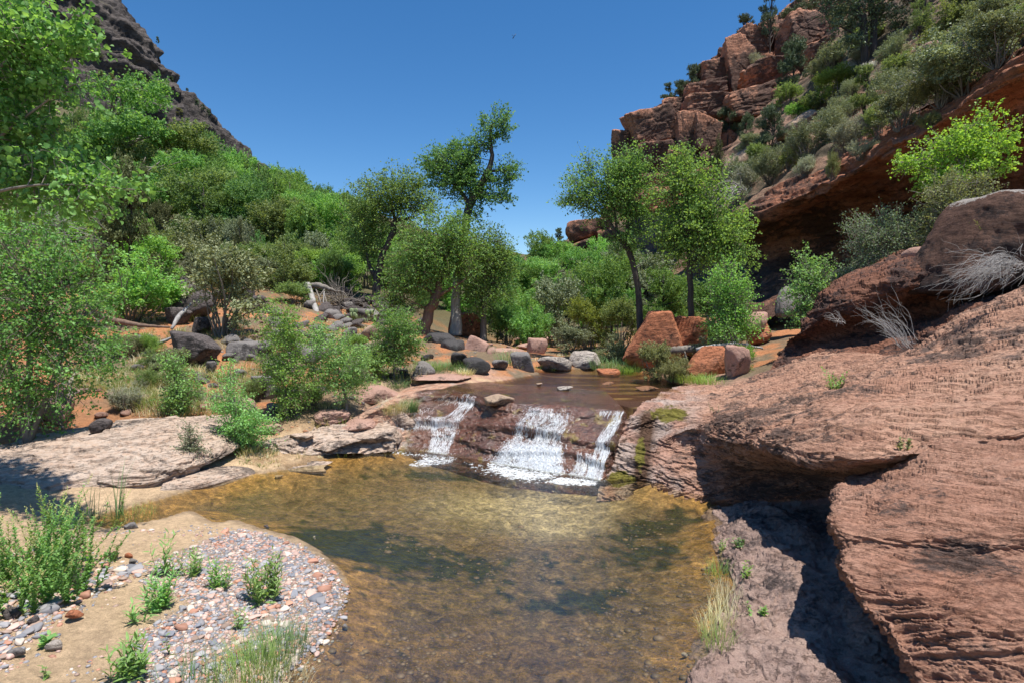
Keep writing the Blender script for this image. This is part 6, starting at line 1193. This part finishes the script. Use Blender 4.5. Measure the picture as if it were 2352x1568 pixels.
for i, (px, py, h, n, lb) in enumerate([(60, 1330, .85, 26, 'tallest yellow sweet clover clump at the frame edge'), (150, 1360, .72, 24, 'yellow sweet clover clump nearest the cobbles'), (20, 1400, .6, 18, 'leafy sweet clover clump under the tallest one'), (120, 1290, .75, 16, 'sweet clover clump in front of the slab shadow')]):
    herb('sweet_clover', lb, px, py, h, int(n * 1.6), 70, .050, .027, L_cot, 720 + i, .32, .75, flower=L_yel, kind='rhomb')
for i, (px, py, h, n, L, m, lb) in enumerate([(1918, 893, .42, 12, .06, L_will, 'green seedling bush alone on the bare slickrock'), (2078, 1030, .14, 6, .05, L_olive, 'little sprig in a slickrock crack above the overhang'), (1702, 1320, .22, 4, .05, L_box, 'round leaved shoot in the shade of the lower ledge'), (1660, 1260, .2, 4, .04, L_will, 'shoot at the shadow edge of the lower ledge'), (1735, 1405, .15, 4, .05, L_will, 'sprig beside the ledge crack'), (1640, 945, .18, 3, .035, L_ming, 'sparse sprig on the slickrock near the moss'), (1700, 1255, .1, 6, .05, L_rush, 'dark tuft under the overhang')]):
    herb('seedling', lb, px, py, h, n, 14, L, L * .5, m, 740 + i, .08, .5)
herb('willow_shrub', 'thin stemmed shrub with lime tips before the huge whitish topped boulder', 2290, 640, 1.15, 26, 26, .08, .009, L_yg, 760, .25, .7, 'shrub', basal=.55, stem=.006)
# dead twigs and driftwood
def twigs(name, label, px, py, Y, n, length, az, el, spread, rad, seed, cat='dead shrub', m=None, sag=.25):
    r = np.random.default_rng(seed); p = P(px, py, Y) if Y else hit(px, py)[0]; mb = MB()
    for i in range(n):
        a = az + r.normal(0, spread); e = el + r.normal(0, spread * .6); L = length * (.4 + .6 * r.random()); b = r.normal(0, .06, 3) * length
        d = np.array([math.cos(a) * math.cos(e), math.sin(a) * math.cos(e), math.sin(e)]); q = wiggle(r, b, b + d * L, 8, .07, -sag * r.random()); mb.tube(q, np.linspace(rad, rad * .25, 8), 4, cap=False)
        for _ in range(2): j = r.integers(2, 6); mb.tube(wiggle(r, q[j], q[j] + (d + r.normal(0, .4, 3)) * L * .35, 5, .08), np.linspace(rad * .5, rad * .2, 5), 3, cap=False)
    return link(name, mb.mesh(name), m or M_dead, loc=p, label=label, cat=cat)
twigs('dead_shrub', 'sprawling bleached dead shrub draped over the slickrock by the frame edge', 2330, 610, 9.0, 95, 1.15, 3.25, -.32, .30, .0045, 1)
twigs('dead_shrub', 'bare grey shrub under the dark ledge', 2085, 790, 10.4, 34, 1.0, 2.35, .75, .35, .0045, 2)
twigs('dead_shrub', 'small bare shrub at the shadow line of the dark ledge', 1935, 742, 12.3, 14, .45, 2.9, .6, .5, .006, 3)
twigs('dead_shrub', 'fan of dead grey stalks under the near thicket', 150, 925, 11.3, 50, .9, 2.4, .5, .3, .007, 4)
twigs('dead_shrub', 'tangle of grey twigs in the near thicket shade', 60, 520, 18, 60, 2.2, .6, .1, .9, .012, 5)
twigs('dead_branches', 'fallen grey branches beside the silver sagebrush on the slope', 1700, 440, 31, 24, 2.0, 3.6, -.2, .6, .03, 6, cat='dead wood')
twigs('driftwood_pile', 'heap of grey brushwood on the rubble mound', 790, 705, 28.5, 110, 2.0, 2.9, .12, 1.1, .02, 7, cat='driftwood', m=M_twig)
twigs('driftwood', 'pale snag of roots caught beside the slickrock edge', 1700, 845, 16, 16, .9, 1.2, .5, .8, .02, 8, cat='driftwood')
twigs('dead_shrub', 'bare twigs at the top of the dangling brow shrub', 2120, 190, 25, 26, 1.6, 3.6, -.1, .7, .012, 9)
def log(name, label, pts, rads, m, seed=0, extra=(), cat='log'):
    a = np.array([P(*q) for q in pts]); c = a.mean(0); r = np.random.default_rng(seed); root = link(name, None, loc=c, label=label, cat=cat); mb = MB(); pp = crom(a, len(a) * 5); mb.tube(pp - c + r.normal(0, .01, pp.shape), crom(np.array(rads)[:, None], len(pp))[:, 0], 9); link('trunk', mb.mesh('trunk'), m, parent=root)
    for e in extra:
        mb = MB(); b = np.array([P(*q) for q in e]); bb = crom(b, 10); mb.tube(bb - c, np.linspace(.03, .008, 10) * (e[0][2] / 20), 6); link('branch', mb.mesh('branch'), m, parent=root)
log('driftwood_log', 'thick bleached log leaning down from the root stump', [(706, 652, 27.5), (718, 690, 27), (732, 738, 26)], [.13, .15, .11], M_dead, 1, [[(745, 660, 27.5), (742, 700, 27), (736, 745, 26)], [(716, 700, 27), (690, 705, 26.8), (655, 725, 26.5)]])
log('root_stump', 'grey upturned root stump on top of the bank', [(700, 660, 28), (730, 656, 27.6), (768, 668, 27.4)], [.11, .14, .07], M_twig, 2, [[(712, 658, 27.8), (695, 690, 27.2), (684, 720, 26.8)], [(750, 660, 27.5), (735, 680, 27.2), (728, 700, 27)], [(705, 658, 28), (720, 700, 27), (705, 730, 26.5)], [(740, 660, 27.6), (752, 700, 27), (760, 725, 26.6)], [(765, 668, 27.4), (790, 672, 27.3), (800, 690, 27.2)], [(722, 655, 27.8), (735, 690, 27), (742, 720, 26.7)]], cat='stump')
log('fallen_log', 'dead log lying along the soil below the rich green oak bush', [(205, 715, 19.5), (270, 738, 19), (330, 748, 18.5), (390, 752, 18.2)], [.12, .10, .06, .03], M_bred, 3)
log('bleached_branch', 'curved white branch beside the low dark stone', [(440, 698, 18.2), (410, 728, 17.8), (395, 755, 17.4)], [.03, .07, .04], M_dead, 4)
log('fallen_log', 'pale short log end on the orange soil', [(300, 790, 16.8), (360, 788, 16.6), (398, 775, 16.6)], [.05, .06, .03], M_dead, 5)
log('broken_trunk', 'weathered grey trunk with splintered pale base in the black heap', [(1046, 768, 25.4), (1048, 740, 25.4), (1047, 690, 25.6), (1052, 640, 25.8)], [.30, .25, .22, .18], M_bpale, 6, cat='trunk')
log('fallen_log', 'log bridging the gap behind the dark bush by the pale capped boulder', [(1600, 800, 17), (1560, 802, 17), (1530, 806, 17)], [.11, .12, .1], M_bark, 7, [[(1572, 806, 16.9), (1580, 830, 16.7), (1590, 850, 16.5)]])
log('fallen_log', 'long bleached log resting on the pale capped boulder', [(1600, 802, 16.2), (1650, 794, 16.2), (1700, 790, 16.4), (1750, 800, 16.6)], [.06, .06, .05, .03], M_dead, 8)
# prickly pears and the ferny cushion in the lip of the falls
def cactus(px, py, label, n, seed):
    p = hit(px, py)[0]
    if p is None: return
    r = np.random.default_rng(seed); root = link('prickly_pear', None, loc=p, label=label, cat='cactus'); d, f = ico(2); M_c = M_cactus
    for i in range(n):
        b = np.array([r.normal(0, .22), r.normal(0, .15), .1 + .18 * (i % 3)]); v = d * np.array([.1, .025, .13]); a, e = r.random() * 6.28, r.normal(0, .4)
        v = v @ np.array(Matrix.Rotation(e, 3, 'Y')).T @ np.array(Matrix.Rotation(a, 3, 'Z')).T; link('pad', tri_mesh('pad', v + b, f), M_c, parent=root)
M_cactus = plain_mat('cactus_pad', (.20, .26, .12), .6, .2, 12)
cactus(808, 738, 'prickly pear cactus on the rubble mound', 16, 1); cactus(842, 742, 'lesser prickly pear beside the wide grey slab', 9, 2); cactus(735, 800, 'low prickly pear on the orange soil', 6, 3)

# ------------------------------------------------------------------ pebbles
PM = [plain_mat('grey_pebble', (.26, .25, .26), .75, .2), plain_mat('blue_grey_pebble', (.17, .175, .20), .75, .2), plain_mat('pink_pebble', (.46, .31, .26), .75, .2), plain_mat('red_pebble', (.40, .20, .135), .75, .2), plain_mat('cream_pebble', (.52, .44, .37), .75, .2), plain_mat('brown_pebble', (.27, .19, .15), .75, .2)]
PN = ['grey', 'blue-grey', 'pink', 'brick red', 'cream', 'brown']
POLY_A = np.array([(560, 1202), (690, 1240), (765, 1292), (796, 1345), (786, 1402), (715, 1495), (640, 1566), (560, 1660), (230, 1660), (330, 1470), (440, 1390), (330, 1345), (352, 1290), (430, 1262), (505, 1222)], float)
POLY_B = np.array([(-20, 1390), (90, 1395), (240, 1300), (345, 1290), (300, 1345), (200, 1400), (140, 1470), (60, 1520), (-20, 1640)], float)
POLY_C = np.array([(-20, 1250), (220, 1230), (460, 1190), (560, 1205), (420, 1290), (460, 1400), (330, 1480), (220, 1660), (-20, 1660)], float)
r = np.random.default_rng(55)
base20, f20 = rock_verts(3, 1, planes=16, soft=.3, rough=0)
def peb_pts(poly, n):
    w_ = np.array([G(a, b, .1)[:2] for a, b in poly]); lo, hi = w_.min(0), w_.max(0); q = r.uniform(lo, hi, (n * 3, 2)); d = sdist(w_, q[:, 0], q[:, 1]); k = d + np.abs(r.normal(0, .12, len(d))) - .06 < 0; return q[k][:n]
qa, qb = peb_pts(POLY_A, 15000), peb_pts(POLY_B, 1100)
qc = peb_pts(POLY_C, 2600); qc = qc[fbm(np.hstack([qc * 1.6, qc[:, :1] * 0]), 3, 12) + r.normal(0, .12, len(qc)) > .16]
q = np.vstack([qa, qc, qb]); inB = np.arange(len(q)) >= len(qa) + len(qc)
size = np.where(inB, .016 * np.exp(r.normal(0, .55, len(q))), .0112 * np.exp(r.normal(0, .5, len(q)))); size = np.clip(size, .008, .075)
z = ground(q[:, 0], q[:, 1]); px, py = project(np.stack([q[:, 0], q[:, 1], z], 1))
vis = (px > 0) & (px < 2352) & (py < 1568); show = np.where(vis, size / q[:, 1], 0)
near = np.argsort(-show)[:296]; isn = np.zeros(len(q), bool); isn[near] = True
ci = r.choice(6, len(q), p=[.29, .16, .20, .12, .13, .10])
pm = [rock_mesh('pebble', 900 + i, 3, (1, 1, 1), planes=16, soft=.28, rough=.03) for i in range(4)]
pmm = {(a, b): None for a in range(4) for b in range(6)}
for (a, b) in pmm:
    me = pm[a].copy(); me.materials.append(PM[b]); pmm[(a, b)] = me
for i in near:
    s = size[i]; zone = 'among the cobbles under the sweet clover' if inB[i] else ('on the near end of the gravel bar' if q[i, 1] < 4.3 else ('in the middle of the gravel bar' if q[i, 1] < 5.0 else 'at the far end of the gravel bar'))
    big_ = 'large' if s > .045 else 'medium' if s > .032 else 'small'
    lb = f'{big_} {PN[ci[i]]} pebble {zone}'
    o = link('pebble', pmm[(i % 4, ci[i])], loc=(q[i, 0], q[i, 1], z[i] + s * .22), label=lb, cat='pebble', group=lb.replace('pebble', 'pebbles')); o.scale = (s * r.uniform(1, 1.4), s, s * r.uniform(.4, .65)); o.rotation_euler = (r.normal(0, .15), r.normal(0, .15), r.random() * 6.28)
for b in range(6):
    k = np.where((~isn) & (ci == b))[0]; mbp = MB(); fsub = f20
    V = []; F = []; d0, f0 = ico(1)
    an = r.random(len(k)) * 6.28; s = size[k]; sx, sz = s * r.uniform(1, 1.4, len(k)), s * r.uniform(.4, .65, len(k))
    v = d0[None] * (1 + r.normal(0, .07, (len(k), len(d0)))[..., None]) * np.stack([sx, s, sz], 1)[:, None]
    c_, s__ = np.cos(an)[:, None], np.sin(an)[:, None]; v = np.stack([v[..., 0] * c_ - v[..., 1] * s__, v[..., 0] * s__ + v[..., 1] * c_, v[..., 2] + r.normal(0, .1, (len(k), 1)) * v[..., 0]], -1)
    v += np.stack([q[k, 0], q[k, 1], z[k] + s * r.uniform(-.2, .3, len(k))], 1)[:, None]
    link('gravel', tri_mesh('gravel', v.reshape(-1, 3), (np.arange(len(k))[:, None, None] * len(d0) + f0[None]).reshape(-1, 3)), PM[b], kind='stuff')
# stones on the bed of the pool
k = 5200; w_ = np.stack([r.uniform(-1.8, 3.0, k), 3.3 + 5.5 * r.random(k) ** 1.5], 1); d = sdist(POOL, w_[:, 0], w_[:, 1]); dens = fbm(np.stack([w_[:, 0] * .6, w_[:, 1] * .6, d * 0], 1), 3, 66); w_ = w_[(d < -.05) & (dens > -.02)]; k = len(w_)
zb = ground(w_[:, 0], w_[:, 1]); s = .010 * np.exp(r.normal(0, .6, k)); v = ico(1)[0][None] * (s[:, None] * np.array([[1.2, 1, .5]]))[:, None] + np.stack([w_[:, 0], w_[:, 1], zb], 1)[:, None]
link('pool_stones', tri_mesh('pool_stones', v.reshape(-1, 3), (np.arange(k)[:, None, None] * 12 + ico(1)[1][None]).reshape(-1, 3)), plain_mat('algae_stone', (.15, .10, .055), .6, .6), kind='stuff')
# small stones and clods strewn over the bank soil
k = 4200; w_ = np.stack([r.uniform(-12, 1, k), 11 + 15 * r.random(k) ** 1.4], 1); d = np.minimum(sdist(POOL, w_[:, 0], w_[:, 1]), sdist(UPPER, w_[:, 0], w_[:, 1])); dens = fbm(np.stack([w_[:, 0] * .7, w_[:, 1] * .7, d * 0], 1), 3, 67); w_ = w_[(d > .6) & (dens > -.1)]
zb = ground(w_[:, 0], w_[:, 1])
for nm_, cl_, part in (('soil_clods', (.36, .17, .085), 0), ('bank_gravel', (.19, .165, .15), 1)):
    k_ = np.arange(len(w_)) % 2 == part; kk = k_.sum(); s = .018 * np.exp(r.normal(0, .55, kk)); v = (ico(1)[0][None] * (1 + r.normal(0, .12, (kk, 12, 1)))) * (s[:, None] * np.array([[1.3, 1, .7]]))[:, None] + np.stack([w_[k_, 0], w_[k_, 1], zb[k_]], 1)[:, None]
    link(nm_, tri_mesh(nm_, v.reshape(-1, 3), (np.arange(kk)[:, None, None] * 12 + ico(1)[1][None]).reshape(-1, 3), False), plain_mat(nm_, cl_, .9, .4), kind='stuff')
# cobbles one can name
for i, (px_, py_, pw, ph, m, lb) in enumerate([(168, 1508 - 90, 44, 26, M_red, 'brick red oval cobble on the sand beside its twin'), (178, 1405 - 10, 34, 20, M_pink, 'dusky red cobble touching the brick red oval one'), (70, 1428, 36, 20, M_dark, 'charcoal round cobble below the sweet clover'), (22, 1410, 40, 26, M_dark, 'dark broad cobble at the frame edge'), (300, 1293, 26, 16, M_grey, 'light grey oval cobble left of the willow shoot'), (252, 1278, 40, 18, M_pink, 'flat pink cobble on the sand ridge'), (292, 1275, 20, 14, M_red, 'orange cobble next to the flat pink one'), (505, 1410, 0, 0, None, ''), (460, 1338, 44, 18, M_grey, 'flat dark slate in the middle of the gravel bar'), (108, 1490, 44, 24, M_pale, 'white angular stone on the sand under the leafy rosette'), (790, 1440, 16, 18, M_grey, 'grey stone at the water edge of the gravel tip'), (610, 1208, 14, 12, M_dark, 'dark wet stone just off the gravel point'), (722, 1236, 10, 9, M_pale, 'pale pebble in the water off the gravel bar'), (1575, 1508, 18, 12, M_pale, 'whitish stone on the amber sand by the ledge'), (150, 1330, 60, 24, M_dark, 'blue-grey cobble pile stone shaded by the clover'), (30, 1500, 40, 22, M_grey, 'slate blue slab cobble by the frame edge')]):
    if m is not None: boulder(px_, py_, pw, ph, m, lb, name='cobble', cat='stone', seed=600 + i, planes=16, soft=.25, sub=3, rough=.02)
# dragonfly over the creek
M_fly = plain_mat('dragonfly_body', (.02, .02, .03), .4, .2); M_wing = plain_mat('dragonfly_wing', (.06, .07, .10), .9, .1)
p = P(1181, 84, 5.0); root = link('dragonfly', None, loc=p, label='tiny dragonfly hovering high in the blue sky', cat='insect'); mb = MB(); mb.tube(np.array([[-.012, 0, -.018], [-.006, 0, -.008], [.0, 0, 0], [.016, 0, .022]]), [.003, .0035, .002, .0012], 6); link('body', mb.mesh('body'), M_fly, parent=root)
for sx in (-1, 1):
    for zz in (-.007, -.002):
        c = np.array([[-.004 + sx * .010, .0, zz + .012]]); v, f = leaf_quads(c, np.array([[sx * .75, .5, .45]]), np.array([[0., -.4, .9]]), .028, .006); link('wing', tri_mesh('wing', v, f, False), M_wing, parent=root)
print('done', time.time() - T0, sum(sum(len(p.vertices) - 2 for p in me.polygons[:1]) * len(me.polygons) for me in {o.data for o in SC.objects if o.type == 'MESH'}))
